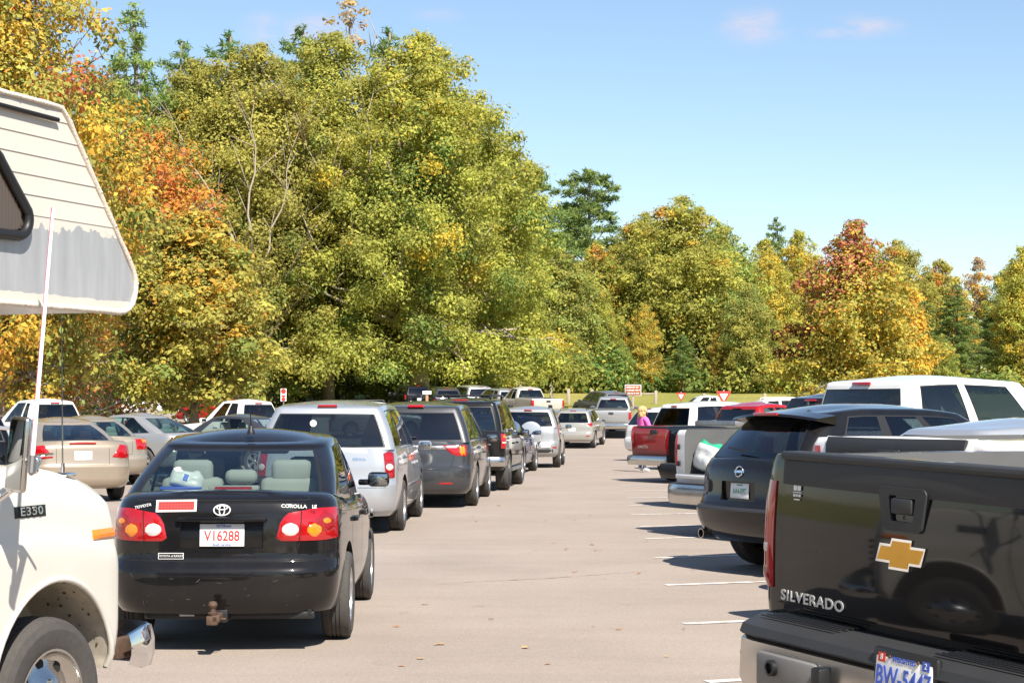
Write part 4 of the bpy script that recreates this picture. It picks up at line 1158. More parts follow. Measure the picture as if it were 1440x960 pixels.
tan2 = Car('sedan', 'dull beige sedan with red and amber tail lamps just beyond the tan sedan', 'car', (-8.45, 37.6), -27,
    sedan(M_TAN2, W=1.80, T=[(0, 1.02), (.5, 1.03), (1.1, 1.0), (2.2, .98), (3.3, .95), (4.4, .80), (4.75, .68)], tails=[(25, [(.52, .98), (.86, .98)], [(.54, .76), (.86, .76)], M_LENS)],
        extra=lambda s: [s.patch('lamp', [(.68, .97), (.84, .97)], [(.66, .89), (.84, .89)], M_AMBER, 25, sg, .02, 6, 3) for sg in (1, -1)]), group=LEFT)
buick = Car('sedan', 'silver sedan showing its clear side and rear windows in front of the white pickups', 'car', (-7.65, 43.6), -58, sedan(M_SILVER2, L=5.0, glass=G_TINT, roof=[(1.45, 1.40), (2.0, 1.44), (2.7, 1.41)], interior=M_INTL, seat_mat=M_INTL), group=LEFT)
darksed = Car('sedan', 'dark sedan with pale clear windows in front of the crew cab pickup', 'car', (-5.0, 43.8), -62, sedan(M_CHAR, glass=G_CLEAR, interior=M_INTL, roof=[(1.45, 1.37), (2.0, 1.41), (2.7, 1.38)]), group=LEFT)
tundra = Car('pickup_truck', 'white crew cab pickup parked behind the dark sedan, facing left', 'pickup truck', (-6.3, 56.5), -52, pickup(M_WHITE, bed_top=1.36, roof=[(2.52, 1.86), (3.0, 1.90), (3.65, 1.86)]), group=LEFT)
wpk1 = Car('pickup_truck', 'white extended cab pickup behind the tan sedan, left of the crew cab pickup', 'pickup truck', (-11.7, 50.8), -46, pickup(M_WHITE, sides=[(0, .06, 'p'), (.06, .24, 'g'), (.24, .30, 'p'), (.30, .84, 'g'), (.84, 1, 'p')], roof=[(2.52, 1.82), (3.0, 1.86), (3.65, 1.82)]), group=LEFT)
bsuvl = Car('suv', 'black suv cut by the left edge of the picture beside the motorhome mirror', 'suv', (-8.55, 27.5), -24, suv(M_BLACK2, glass=G_DARK, plate=(-.3, .84, .305, .153, (('QRW 190', 0, -.005, .075, M_GOLD, .8),))), group=LEFT)
farvan = Car('minivan', 'white van among the trees beyond the left rows', 'van', (-25.4, 103), 70, minivan(M_WHITE, glass=G_DARK), group=FAR)
farvan2 = Car('pickup_truck', 'white pickup half hidden by a tree trunk beyond the left rows', 'pickup truck', (-27.9, 108), 100, pickup(M_WHITE, glass=G_DARK), group=FAR)
# ------------------------------------------------------------------ motorhome close up on the left
M_WELLC = pbr('dirty_inner_fender', (.45, .40, .32), rough=.8, var=.4, vscale=14)
def skin_mat():
    m, nt, b, out = nodes_of('peeling_siding')
    tc = nt.nodes.new('ShaderNodeTexCoord'); sp = nt.nodes.new('ShaderNodeSeparateXYZ')
    nt.links.new(tc.outputs['Object'], sp.inputs[0])
    n = nt.nodes.new('ShaderNodeTexNoise'); n.inputs['Scale'].default_value = 14; n.inputs['Detail'].default_value = 9; n.inputs['Roughness'].default_value = .62
    nt.links.new(tc.outputs['Object'], n.inputs['Vector'])
    n2 = nt.nodes.new('ShaderNodeTexNoise'); n2.inputs['Scale'].default_value = 2.2; n2.inputs['Detail'].default_value = 2
    nt.links.new(tc.outputs['Object'], n2.inputs['Vector'])
    def math_(op, a, b2):
        x = nt.nodes.new('ShaderNodeMath'); x.operation = op
        for i, v in enumerate((a, b2)):
            if isinstance(v, (int, float)): x.inputs[i].default_value = v
            else: nt.links.new(v, x.inputs[i])
        return x.outputs[0]
    lim = math_('ADD', math_('MULTIPLY', n.outputs['Fac'], .16), math_('MULTIPLY', n2.outputs['Fac'], .10))
    lim = math_('ADD', lim, 2.32)
    bare = math_('LESS_THAN', sp.outputs['Z'], lim)
    keep = math_('GREATER_THAN', sp.outputs['Z'], math_('ADD', math_('MULTIPLY', n.outputs['Fac'], .03), 2.155))
    # a band of paint is left along the slanted front edge
    edge = math_('LESS_THAN', math_('ADD', sp.outputs['X'], math_('MULTIPLY', sp.outputs['Z'], .72)), math_('ADD', 3.555, math_('MULTIPLY', n.outputs['Fac'], .06)))
    bare = math_('MULTIPLY', bare, math_('MULTIPLY', keep, edge))
    n3 = nt.nodes.new('ShaderNodeTexNoise'); n3.inputs['Scale'].default_value = 13; n3.inputs['Detail'].default_value = 10; n3.inputs['Roughness'].default_value = .7
    nt.links.new(tc.outputs['Object'], n3.inputs['Vector'])
    flake = math_('LESS_THAN', n3.outputs['Fac'], .69)
    bare = math_('MULTIPLY', bare, flake)
    mx = nt.nodes.new('ShaderNodeMix'); mx.data_type = 'RGBA'
    st = nt.nodes.new('ShaderNodeTexNoise'); st.inputs['Scale'].default_value = 5; st.inputs['Detail'].default_value = 6
    mp = nt.nodes.new('ShaderNodeMapping'); mp.inputs['Scale'].default_value = (3, 1, .5)
    nt.links.new(tc.outputs['Object'], mp.inputs['Vector']); nt.links.new(mp.outputs[0], st.inputs['Vector'])
    al = nt.nodes.new('ShaderNodeMix'); al.data_type = 'RGBA'
    al.inputs[6].default_value = (.27, .275, .285, 1); al.inputs[7].default_value = (.52, .52, .53, 1)
    nt.links.new(st.outputs['Fac'], al.inputs[0])
    pa = nt.nodes.new('ShaderNodeMix'); pa.data_type = 'RGBA'
    pa.inputs[6].default_value = (.52, .475, .41, 1); pa.inputs[7].default_value = (.58, .54, .475, 1)
    nt.links.new(n2.outputs['Fac'], pa.inputs[0])
    nt.links.new(bare, mx.inputs[0]); nt.links.new(pa.outputs[2], mx.inputs[6]); nt.links.new(al.outputs[2], mx.inputs[7])
    nt.links.new(mx.outputs[2], b.inputs['Base Color'])
    nt.links.new(math_('MULTIPLY', bare, .35), b.inputs['Metallic'])
    b.inputs['Roughness'].default_value = .5
    bp = nt.nodes.new('ShaderNodeBump'); bp.inputs['Strength'].default_value = .5; bp.inputs['Distance'].default_value = .004
    nt.links.new(math_('SUBTRACT', n2.outputs['Fac'], math_('MULTIPLY', bare, .4)), bp.inputs['Height']); nt.links.new(bp.outputs['Normal'], b.inputs['Normal'])
    return m
M_SKIN = skin_mat()
M_RVTRIM = pbr('aged_trim', (.62, .55, .46), rough=.5, var=.3, vscale=60, bump=.4, bscale=120)

def rv_extra(s):
    OX, OY = 1.04, -1.17
    P3 = lambda x, y, z: (x + OX, y + OY, z)
    def arc(cx, cz, r, a0, a1, n=6): return [(cx + r*math.cos(R(a0+(a1-a0)*k/n)), cz + r*math.sin(R(a0+(a1-a0)*k/n))) for k in range(n+1)]
    nose = arc(.865, 2.245, .125, -90, 38, 8)
    outline = [(-4.2, .62), (-1.02, .62), (-1.02, 2.06), (-.6, 2.12)] + nose + [(.46, 2.93)] + [(.40, 2.985), (-4.2, 3.02)]
    # box of the coach
    mb = MB(); n = len(outline)
    vs = [P3(x, .004, z) for x, z in outline] + [P3(x, 2.30, z) for x, z in outline]
    mb.add(vs, [list(range(n)), list(range(n, 2*n))[::-1]] + [[i, n+i, n+(i+1)%n, (i+1)%n] for i in range(n)])
    coach = mb.build('coach_body', M_CREAM, s.root, 25)
    # pressed siding on the near side: local object origin at the coach corner so the flaking follows the panel
    def front(z):
        best = .0
        pts = nose + [(.46, 2.93), (.40, 2.985)]
        for (x0, z0), (x1, z1) in zip(pts, pts[1:]):
            if min(z0, z1) <= z <= max(z0, z1) and abs(z1-z0) > 1e-6: best = max(best, x0 + (x1-x0)*(z-z0)/(z1-z0))
        return best
    zs = sorted(set([2.125 + .0125*k for k in range(70)] + [2.50 + .0845*k - e for k in range(6) for e in (.0004, -.0004)]))
    def off(z):
        if z < 2.50: return .004
        q = ((z - 2.50) % .0845) / .0845
        return .003 + .0038*(1-q)**1.3
    mb = MB(); nx = 24
    for i, z in enumerate(zs):
        xf = max(front(z) - .012, .2)
        for k in range(nx + 1): mb.v.append((-4.2 + (xf + 4.2)*(k/nx), -off(z), z))
    for i in range(len(zs)-1):
        for k in range(nx): mb.f.append([i*(nx+1)+k, i*(nx+1)+k+1, (i+1)*(nx+1)+k+1, (i+1)*(nx+1)+k]); mb.m.append(0)
    mb.build('siding', M_SKIN, s.root, 60, loc=(OX, OY, 0))
    # lower siding behind the cab door
    mb = MB(); mb.box(P3(-2.62, -.006, 1.36), (3.1, .012, 1.46)); mb.build('lower_siding', M_CREAM, s.root)
    # trim along the edge of the overhang
    pts = [P3(-4.2, -.006, 2.125)] + [P3(x, -.006, z) for x, z in nose] + [P3(.46, -.006, 2.93), P3(.40, -.006, 2.985), P3(-4.2, -.006, 3.02)]
    fine = []
    for a, b in zip(pts, pts[1:]):
        a, b = Vector(a), Vector(b); k = max(1, int((b-a).length/.06)); fine += [a.lerp(b, i/k) for i in range(k)]
    fine.append(Vector(pts[-1]))
    rnd = random.Random(2)
    mb = MB(); mb.tube([p + Vector((rnd.uniform(-1,1), rnd.uniform(-1,1), rnd.uniform(-1,1)))*.0015 for p in fine], [.013 + rnd.uniform(-.0015, .002) for _ in fine], 8); 
    for p in fine[::3]: mb.sphere(p + Vector((0, -.013, 0)), .005, 0, 6, 4)
    mb.build('edge_trim', M_RVTRIM, s.root, 60)
    mb = MB(); mb.tube([P3(-4.2, -.02, 2.965), P3(.36, -.02, 2.925)], .010, 6); mb.build('rain_gutter', M_TRIM, s.root)
    # window with a thick black rubber frame
    poly = [(-1.25, 2.72)] + arc(-.10, 2.66, .07, 100, 30, 4) + arc(.075, 2.475, .075, 25, -80, 8) + [(-1.25, 2.395)]
    mb = MB(); mb.tube([P3(x, -.026, z) for x, z in poly], .022, 8); mb.build('window_frame', M_TRIM, s.root, 60)
    mb = MB(); mb.v = [P3(x, -.020, z) for x, z in poly]; mb.f = [list(range(len(poly)))]; mb.m = [0]; mb.build('window', glass('dull_glass', (.45, .42, .38), .8), s.root)
    mb = MB()
    for k in range(64): mb.box(P3(-1.25 + k*.0215, -.013, 2.56 - max(0, k-56)*.012), (.017, .003, .31 if k < 56 else .31 - (k-56)*.032))
    mb.build('window_blind', pbr('blind', (.45, .36, .32), rough=.8), s.root)
    # fender badge, marker lamp
    s.patch('badge', [(1.405, 1.258), (1.63, 1.258)], [(1.405, 1.208), (1.63, 1.208)], M_TRIM, 90, -1, .008, 8, 2)
    M = s.surf(1.515, 1.233, 90, -1, .0105); text('lettering', 'E350', .052, M_CHROMED, s.root, M, .0015, .0005, spacing=1.15, sx=1.45)
    s.patch('marker_lamp', [(1.99, 1.12), (2.20, 1.12)], [(1.99, 1.074), (2.20, 1.074)], M_AMBER, 90, -1, .014, 10, 4)
    # fender lip
    zc, ra = .40, .47
    mb = MB(); pts = []
    for k in range(25):
        a = R(8 + 165*k/24); x, z = 1.694 + (ra+.004)*math.cos(a), zc + (ra+.004)*1.1*math.sin(a)
        h = s.ray(x + (.02*math.cos(a)), z + .02*math.sin(a), 90, -1)
        if h: pts.append(Vector((x, h[0].y + .004, z)))
    mb.tube(pts, .016, 8); mb.build('fender_lip', M_CREAM, s.root, 60)
    # rust specks on the inner fender
    rnd = random.Random(9); mb = MB()
    for k in range(40):
        a = R(rnd.uniform(15, 75)); r = rnd.uniform(.002, .009)
        p = (1.694 + (ra-.004)*math.cos(a), -.80 + rnd.uniform(-.15, .25), zc + (ra-.004)*1.1*math.sin(a))
        mb.sphere(p, r, 0, 6, 4)
    mb.build('rust_speck', M_RUST, s.root)
    # chrome bumper wrapping the corner
    path = [(2.26, -.99), (2.36, -1.005), (2.45, -.99), (2.51, -.93), (2.54, -.80), (2.56, -.4), (2.565, 0), (2.56, .4), (2.54, .80), (2.51, .93), (2.45, .99), (2.36, 1.005)]
    prof = [(0, .435), (.012, .44), (.028, .50), (.028, .57), (.012, .635), (0, .64)]
    mb = MB(); vs = []
    for i, (x, y) in enumerate(path):
        d = Vector((path[min(i+1, len(path)-1)][0]-path[max(i-1,0)][0], path[min(i+1, len(path)-1)][1]-path[max(i-1,0)][1])).normalized(); nn = (d.y, -d.x)
        e = 1 if 0 < i < len(path)-1 else .7
        for (o, z) in prof: vs.append((x + nn[0]*o, y + nn[1]*o, .537 + (z-.537)*e))
    k = len(prof)
    mb.add(vs, [[i*k+j, (i+1)*k+j, (i+1)*k+j+1, i*k+j+1] for i in range(len(path)-1) for j in range(k-1)]); mb.build('bumper', M_CHROME, s.root, 50)
    for c, d in (((2.36, -.90, .53), (.16, .05, .10)), ((2.30, -.5, .52), (.3, .08, .08)), ((2.30, .5, .52), (.3, .08, .08))):
        mb = MB(); mb.box(c, d, bev=.01); mb.build('bumper_bracket', M_RUST, s.root)
    # grille and headlights at the nose
    mb = MB()
    for q in range(6): mb.box((2.315, 0, .72 + q*.06), (.03, 1.2, .03), bev=.008)
    mb.build('grille', M_TRIM, s.root)
    # door mirror
    mc = Vector(P3(.10, -.02, 1.495))
    rot = Matrix.Rotation(R(-8), 3, 'Z') @ Matrix.Rotation(R(6), 3, 'X')
    mb = MB(); mb.box(mc, (.035, .105, .315), bev=.016, rot=rot); mr = mb.build('mirror', M_CHROMED, s.root, 50)
    g = MB(); g.box(mc + rot @ Vector((-.016, 0, 0)), (.008, .086, .288), bev=.003, rot=rot); g.build('mirror_glass', pbr('mirror_silver', (.75, .75, .75), rough=.02, metal=1.), mr)
    mb = MB(); mb.tube([P3(.12, .0, 1.36), P3(.10, .08, 1.30), P3(.02, .20, 1.22)], .010); mb.tube([P3(.12, 0, 1.60), P3(.0, .20, 1.62)], .008)
    mb.tube([P3(.12, -.03, 1.44), P3(.14, -.09, 1.46)], .012); mb.sphere(P3(.13, -.09, 1.47), .02); mb.sphere(P3(.13, -.08, 1.43), .018); mb.tube([P3(.13, -.09, 1.49), P3(.15, -.16, 1.495)], .007)
    mb.build('mirror_bracket', M_CHROME, mr)
    # whip aerials
    b = at(46, 640, 7.16); t = at(75, 292, 7.22)
    inv = (Matrix.Translation(s.root.location) @ s.root.rotation_euler.to_matrix().to_4x4()).inverted()
    b, t = inv @ b, inv @ t
    mb = MB(); mb.tube([b, b.lerp(t, .1), b.lerp(t, .97), t], [.0095, .009, .0065, .004], 10); a = mb.build('whip_aerial', M_SIGNW, s.root, 60)
    mb = MB(); mb.tube([b + Vector((0, .011, 0)), t + Vector((0, .008, 0))], .0022, 6); mb.build('aerial_wire', pbr('magenta_wire', (.55, .05, .16), rough=.5), a)
    mb = MB(); mb.tube([b - (t-b).normalized()*.07, b], .016, 10); mb.tube([b - (t-b).normalized()*.07, Vector(P3(.14, -.09, 1.46))], .012); mb.build('aerial_mount', M_STEEL, a)
    h0 = s.bvh.ray_cast(Vector((1.92, -.86, 3)), Vector((0, 0, -1)))[0]
    mb = MB(); mb.tube([h0, h0 + Vector((-.02, .0, .74))], [.0045, .002], 6); a2 = mb.build('whip_aerial', M_STEEL, s.root, 60)
    mb = MB(); mb.box(h0 + Vector((0, 0, .008)), (.08, .10, .018), bev=.006); mb.tube([h0, h0 + Vector((0, 0, .06))], .009, 8); mb.build('aerial_mount', M_CHROME, a2)
    s.seam([(1.10, 1.40), (1.16, 1.28), (1.18, 1.0), (1.12, .70), (1.02, .5)], 90, -1, .008)
    s.seam([(1.20, 1.10), (1.2, .9), (1.16, .7)], 90, -1, .004)

rv_loc = Vector((-2.10, 7.3)) - 1.04*Vector((math.sin(R(21)), math.cos(R(21)))) + 1.17*Vector((-math.cos(R(21)), math.sin(R(21))))
rv = Car('motorhome', 'old cream motorhome with peeling paint on its overhang, whip aerials and a dirty front wheel', 'motorhome', (rv_loc.x, rv_loc.y, -.006), 21,
    dict(L=2.31, W=2.0, wr=.375, tw=.215, axles=(1.694,), paint=M_CREAM, glass=G_TINT, arch=.47, arch_z=1.1, arch_up=.025, well=.42, inset=.02, rim='steel',
        T=[(0, 1.42), (1.1, 1.43), (1.55, 1.425), (1.95, 1.36), (2.15, 1.29), (2.25, 1.22), (2.31, 1.12)],
        prof=[(.46, 0, .985), (.52, 0, 1), (.85, 0, 1.0), (1.02, 0, 1.0), (1.09, 0, .995), (1.14, 0, .985), (1.25, 0, .975), (1.36, 0, .955), (1.42, .0, .90)], fprof=[(.46, .05), (.7, .0), (1.1, .0), (1.42, .03)],
        corner=(.02, .02), fcorner=(.10, .16), bow=0, fbow=.06, taper=.012, crown=.03,
        gb=(.03, 1.15, .90), gt=(.03, .62, .78), gcorner=(.02, .02), gbow=0, roof=[(.03, 2.02), (.3, 2.02), (.62, 2.0)], no_rear=True,
        sides=[(0, .12, 'p'), (.12, .85, 'g'), (.85, 1, 'p')], seats=[], angle=40, well_mat=M_WELLC, extra=rv_extra))
# ------------------------------------------------------------------ ground
ys = [-70, -40, -20] + list(range(-10, 46, 5)) + list(np.arange(46, 150, 2.)) + list(range(150, 300, 10)) + [300, 360, 450, 600]
xs = [-300, -220, -160, -120] + list(range(-100, 101, 5)) + [120, 160, 220, 300]
def sheet(name, x0, x1, y0, y1, dz, mat):
    X = [x for x in xs if x0 <= x <= x1]; Y = [y for y in ys if y0 <= y <= y1]
    v = [(x, y, terrain(x, y) + dz) for y in Y for x in X]; n = len(X)
    f = [[j*n+i, j*n+i+1, (j+1)*n+i+1, (j+1)*n+i] for j in range(len(Y)-1) for i in range(n-1)]
    me = bpy.data.meshes.new(name); me.from_pydata(v, [], f); me.materials.append(mat); shade(me, None)
    return struct(link(name, me))

def noise_mat(name, stops, scale, detail=8, rough=.9, bump=.3, bscale=60, bdist=.01, fine=None, spec=.3):
    m, nt, b, out = nodes_of(name)
    tc = nt.nodes.new('ShaderNodeTexCoord')
    n = nt.nodes.new('ShaderNodeTexNoise'); n.inputs['Scale'].default_value = scale; n.inputs['Detail'].default_value = detail; n.inputs['Roughness'].default_value = .6
    nt.links.new(tc.outputs['Object'], n.inputs['Vector'])
    rp = nt.nodes.new('ShaderNodeValToRGB')
    el = rp.color_ramp.elements
    while len(el) < len(stops): el.new(.5)
    for e, (p, c) in zip(el, stops): e.position = p; e.color = (*c, 1)
    nt.links.new(n.outputs['Fac'], rp.inputs['Fac'])
    col = rp.outputs['Color']
    if fine:
        n2 = nt.nodes.new('ShaderNodeTexNoise'); n2.inputs['Scale'].default_value = fine[0]; n2.inputs['Detail'].default_value = 3
        nt.links.new(tc.outputs['Object'], n2.inputs['Vector'])
        mr = nt.nodes.new('ShaderNodeMapRange'); mr.inputs['From Min'].default_value = .25; mr.inputs['From Max'].default_value = .75
        mr.inputs['To Min'].default_value = 1 - fine[1]; mr.inputs['To Max'].default_value = 1 + fine[1]
        nt.links.new(n2.outputs['Fac'], mr.inputs['Value'])
        vm = nt.nodes.new('ShaderNodeVectorMath'); vm.operation = 'SCALE'
        nt.links.new(col, vm.inputs[0]); nt.links.new(mr.outputs[0], vm.inputs['Scale']); col = vm.outputs[0]
    nt.links.new(col, b.inputs['Base Color'])
    b.inputs['Roughness'].default_value = rough; b.inputs['Specular IOR Level'].default_value = spec
    n3 = nt.nodes.new('ShaderNodeTexNoise'); n3.inputs['Scale'].default_value = bscale; n3.inputs['Detail'].default_value = 3
    nt.links.new(tc.outputs['Object'], n3.inputs['Vector'])
    bp = nt.nodes.new('ShaderNodeBump'); bp.inputs['Strength'].default_value = bump; bp.inputs['Distance'].default_value = bdist
    nt.links.new(n3.outputs['Fac'], bp.inputs['Height']); nt.links.new(bp.outputs['Normal'], b.inputs['Normal'])
    return m
M_ASPH = noise_mat('worn_asphalt', [(.25, (.262, .216, .180)), (.5, (.296, .245, .206)), (.75, (.326, .272, .230))], .45, 9, bump=.5, bscale=140, bdist=.006, fine=(75, .22))
def worn(m):
    nt = m.node_tree; b = nt.nodes['Principled BSDF']; src = b.inputs['Base Color'].links[0].from_socket
    tc = nt.nodes.new('ShaderNodeTexCoord')
    def layer(scale, sc, lo, hi, f, src):
        mp = nt.nodes.new('ShaderNodeMapping'); mp.inputs['Scale'].default_value = sc; nt.links.new(tc.outputs['Object'], mp.inputs['Vector'])
        n = nt.nodes.new('ShaderNodeTexNoise'); n.inputs['Scale'].default_value = scale; n.inputs['Detail'].default_value = 7; n.inputs['Roughness'].default_value = .62
        nt.links.new(mp.outputs[0], n.inputs['Vector'])
        mr = nt.nodes.new('ShaderNodeMapRange'); mr.inputs['From Min'].default_value = lo; mr.inputs['From Max'].default_value = hi; mr.inputs['To Min'].default_value = 1.; mr.inputs['To Max'].default_value = f
        nt.links.new(n.outputs['Fac'], mr.inputs['Value'])
        vm = nt.nodes.new('ShaderNodeVectorMath'); vm.operation = 'SCALE'; nt.links.new(src, vm.inputs[0]); nt.links.new(mr.outputs[0], vm.inputs['Scale']); return vm.outputs[0]
    src = layer(1., (.25, 2.2, 1), .45, .75, .91, src)        # rolled streaks across the lane
    src = layer(2.6, (1, .8, 1), .64, .72, .84, src)          # oil drips
    src = layer(.35, (1, .5, 1), .50, .62, .95, src)          # old patches
    nt.links.new(src, b.inputs['Base Color'])
worn(M_ASPH)
M_GRASS = noise_mat('hay_field', [(.30, (.17, .19, .035)), (.5, (.25, .235, .055)), (.68, (.33, .27, .08))], .12, 10, bump=.8, bscale=14, bdist=.1, fine=(6, .3))
M_LINE = noise_mat('road_paint', [(.36, (.40, .345, .30)), (.48, (.62, .57, .53)), (.8, (.74, .70, .67))], 7, 10, bump=.3, bscale=140, fine=(90, .12))
M_CRACK = pbr('tar_crack', (.15, .13, .118), rough=.9)
sheet('ground', -300, 300, -70, 600, 0, M_GRASS)
sheet('parking_lot', -60, 10, -70, 92, .004, M_ASPH)
sheet('road', -100, 10, 94, 100, .004, M_ASPH)
sheet('road', -100, 0, 100, 108, .004, M_ASPH)
sheet('parking_lot', 10, 60, -70, 84, .004, M_ASPH)

def strip(name, pts, w, mat, dz=.009, ws=None):
    mb = MB(); P2 = [Vector((p[0], p[1])) for p in pts]; vs = []
    for i, p in enumerate(P2):
        d = (P2[min(i+1, len(P2)-1)] - P2[max(0, i-1)]).normalized(); nn = Vector((-d.y, d.x)) * (ws[i] if ws else w) / 2
        for q in (p + nn, p - nn): vs.append((q.x, q.y, terrain(q.x, q.y) + dz))
    mb.add(vs, [[2*i, 2*i+1, 2*i+3, 2*i+2] for i in range(len(P2)-1)])
    return struct(mb.build(name, mat))
def onground(px, py):
    Y = 2500*1.7/(py - 570); p = at(px, py, Y); return Vector((p.x, p.y))
ang = Vector((math.cos(R(19)), math.sin(R(19))))
for px, py in ((994, 957), (962, 876), (936, 822), (921, 784), (908, 757), (899, 740), (888, 723.5), (884, 711), (880, 700), (876, 690), (873, 682), (871, 675), (869, 669)):
    a = onground(px, py); strip('painted_line', [a + ang*(5.2*k/6) for k in range(7)], .10, M_LINE)
rnd = random.Random(4)
cr = []
for k in range(40):
    q = k/39; p = onground(615 + 300*q, 821 - 18*q); cr.append(p + Vector((0, rnd.uniform(-.03, .03) + .05*math.sin(q*9))))
strip('asphalt_crack', cr, .012, M_CRACK, .007, [.004 + .022*rnd.random()*math.sin(math.pi*(k+1)/41) for k in range(40)])
# fallen leaves
rnd = random.Random(12); mb = MB(); cols = []
def leaf_on(x, y, s):
    a = rnd.uniform(0, 6.28); pts = []
    for k in range(9):
        t = 2*math.pi*k/9; r = s*(1 if k % 2 == 0 else .55)*rnd.uniform(.8, 1.1)
        pts.append((x + r*math.cos(t+a)*1.2, y + r*math.sin(t+a), terrain(x, y) + .012 + .35*s*abs(math.cos(t))*rnd.random()))
    mb.add([(x, y, terrain(x, y)+.014)] + pts, [[0, 1+k, 1+(k+1) % 9] for k in range(9)], rnd.randrange(3))
for px, py in ((598, 849), (936, 922), (870, 884), (960, 884), (838, 774), (808, 804), (780, 763), (795, 770), (846, 774), (833, 766), (700, 711), (702, 711), (892, 755), (960, 749), (900, 806), (740, 910), (620, 905), (566, 935), (723, 750), (671, 733), (560, 880), (690, 870), (835, 880), (1000, 712)):
    p = onground(px + rnd.uniform(-3, 3), py); leaf_on(p.x, p.y, rnd.uniform(.016, .045))
for k in range(70):
    Y = rnd.uniform(9, 60); X = rnd.uniform(-1.5, 3.0) + (Y*.03); leaf_on(X, Y, rnd.uniform(.010, .03))
o = mb.build('fallen_leaves', [pbr('leaf_orange', (.45, .16, .04), rough=.8), pbr('leaf_tan', (.40, .25, .11), rough=.8), pbr('leaf_brown', (.20, .10, .05), rough=.8)], merge=False)
struct(o, 'stuff')

# ------------------------------------------------------------------ signs and fence
def post(x, y, h, w, mat, parent, name='post'):
    mb = MB(); mb.box((0, 0, h/2 - .1), (w, w*.8, h + .2), bev=w*.12); return mb.build(name, mat, parent)
def sign_root(name, label, px, Y):
    x = (px - 720)/2500*Y
    return thing(name, label, 'sign', (x, Y, terrain(x, Y)), 0)
def upright(z, y=-.06): return frame((0, y, z), (1, 0, 0), (0, 0, 1))
def yield_sign(px, py, Y, w, label, words):
    r = sign_root('give_way_sign', label, px, Y); z = at(px, py, Y).z - r.location.z
    post(0, 0, z + w*.45, .07, M_STEEL, r)
    def tri(w, m): 
        h = w*.866; out = []
        for (cx, cy, a0) in ((-w/2, h*.42, 90), (0, -h*.58, 210), (w/2, h*.42, -30)):
            k = w*.05; ccx, ccy = cx*(1-.1), cy*(1-.1)
            for q in range(4): a = R(a0 + (0 if False else 40*q)); out.append((ccx + k*math.cos(a), ccy + k*math.sin(a)))
        return out
    def hull(pts):
        pts = sorted(set(pts)); 
        def half(p):
            o = []
            for q in p:
                while len(o) > 1 and (o[-1][0]-o[-2][0])*(q[1]-o[-2][1]) - (o[-1][1]-o[-2][1])*(q[0]-o[-2][0]) <= 0: o.pop()
                o.append(q)
            return o[:-1]
        return half(pts) + half(pts[::-1])
    M = upright(z)
    mb = MB(); mb.prism(hull(tri(w, 0)), .012, 0, M); b = mb.build('sign_board', M_SIGNR, r, 30)
    mb = MB(); mb.prism(hull(tri(w*.56, 0)), .004, 0, M @ Matrix.Translation((0, 0, .012))); mb.build('sign_field', M_SIGNW, b, 30)
    if words: text('lettering', 'YIELD', w*.17, M_SIGNR, b, M @ Matrix.Translation((0, w*.10, .017)), .001)
yield_sign(957.5, 557, 112, .60, 'small red and white give way triangle standing in the field, the farther one', True)
yield_sign(1017.5, 557.5, 88, .72, 'larger red bordered white give way triangle above the dark red pickup cab', False)
r = sign_root('direction_sign', 'brown direction board with white lines of writing on a wooden post', 890, 100)
z = at(890, 548.5, 100).z - r.location.z
post(0, 0, z + .25, .12, M_WOOD, r)
mb = MB(); mb.box((0, -.075, z), (.92, .03, .62), bev=.012); b = mb.build('sign_board', M_SIGNW, r)
mb = MB(); mb.box((0, -.093, z), (.86, .012, .56), bev=.004); mb.build('sign_field', M_SIGNB, b)
mb = MB(); rnd = random.Random(3)
for row, (x0, x1) in enumerate(((-.36, .26), (-.36, .36), (-.30, .36))):
    x = x0
    while x < x1:
        w = rnd.uniform(.03, .05); mb.box((x + w/2, -.101, z + .17 - row*.17), (w, .006, rnd.uniform(.05, .085))); x += w + (.012 if rnd.random() < .8 else .05)
mb.build('lettering', M_SIGNW, b)
r = sign_root('stop_sign', 'small red and white notice on a post under the oak, left of the silver minivan', 399, 92)
z = at(399, 555, 92).z - r.location.z; post(0, 0, z + .3, .06, M_STEEL, r)
mb = MB(); mb.box((0, -.05, z), (.30, .02, .66), bev=.02); b = mb.build('sign_board', M_SIGNW, r)
mb = MB(); mb.lathe([(.13, 0), (.13, -.012), (.001, -.012)], 20, axis='y', mat=Matrix.Translation((0, -.06, z + .19))); mb.box((0, -.066, z - .06), (.2, .008, .09)); mb.lathe([(.10, 0), (.10, -.012), (.001, -.012)], 20, axis='y', mat=Matrix.Translation((0, -.06, z - .22))); mb.build('sign_mark', M_SIGNR, b)
r = sign_root('notice_board', 'pale board on a brown wooden post in the shade of the oak', 600.5, 84)
z = at(600.5, 552, 84).z - r.location.z; post(0, 0, z + .1, .13, pbr('brown_post', (.36, .19, .10), rough=.8, var=.2), r)
mb = MB(); mb.box((0, -.07, z), (.42, .03, .16), bev=.012); mb.build('sign_board', M_SIGNW, r)
for px, pt, ex in ((731, 539, 'just left of the beige pickup tailgate'), (775, 540, 'right of the beige pickup'), (799.5, 546, 'standing alone in the open field'), (832, 547, 'behind the dark grey suv'), (922, 549, 'right of the brown board'), (990, 553, 'between the two give way triangles'), (1075, 553, 'behind the long white suv'), (1150, 553, 'near the red topped tree')):
    Y = 122; x = (px-720)/2500*Y; g = terrain(x, Y); top = at(px, pt, Y).z
    mb = MB(); mb.box((0, 0, (top-g)/2 - .1), (.22, .20, top-g+.2), bev=.04, rot=Matrix.Rotation(R((px % 7)-3)*.6, 3, 'Y'))
    tag(mb.build('fence_post', M_WOOD, None, loc=(x, Y, g)), 'weathered fence post ' + ex, 'fence post', 'fence posts along the field')
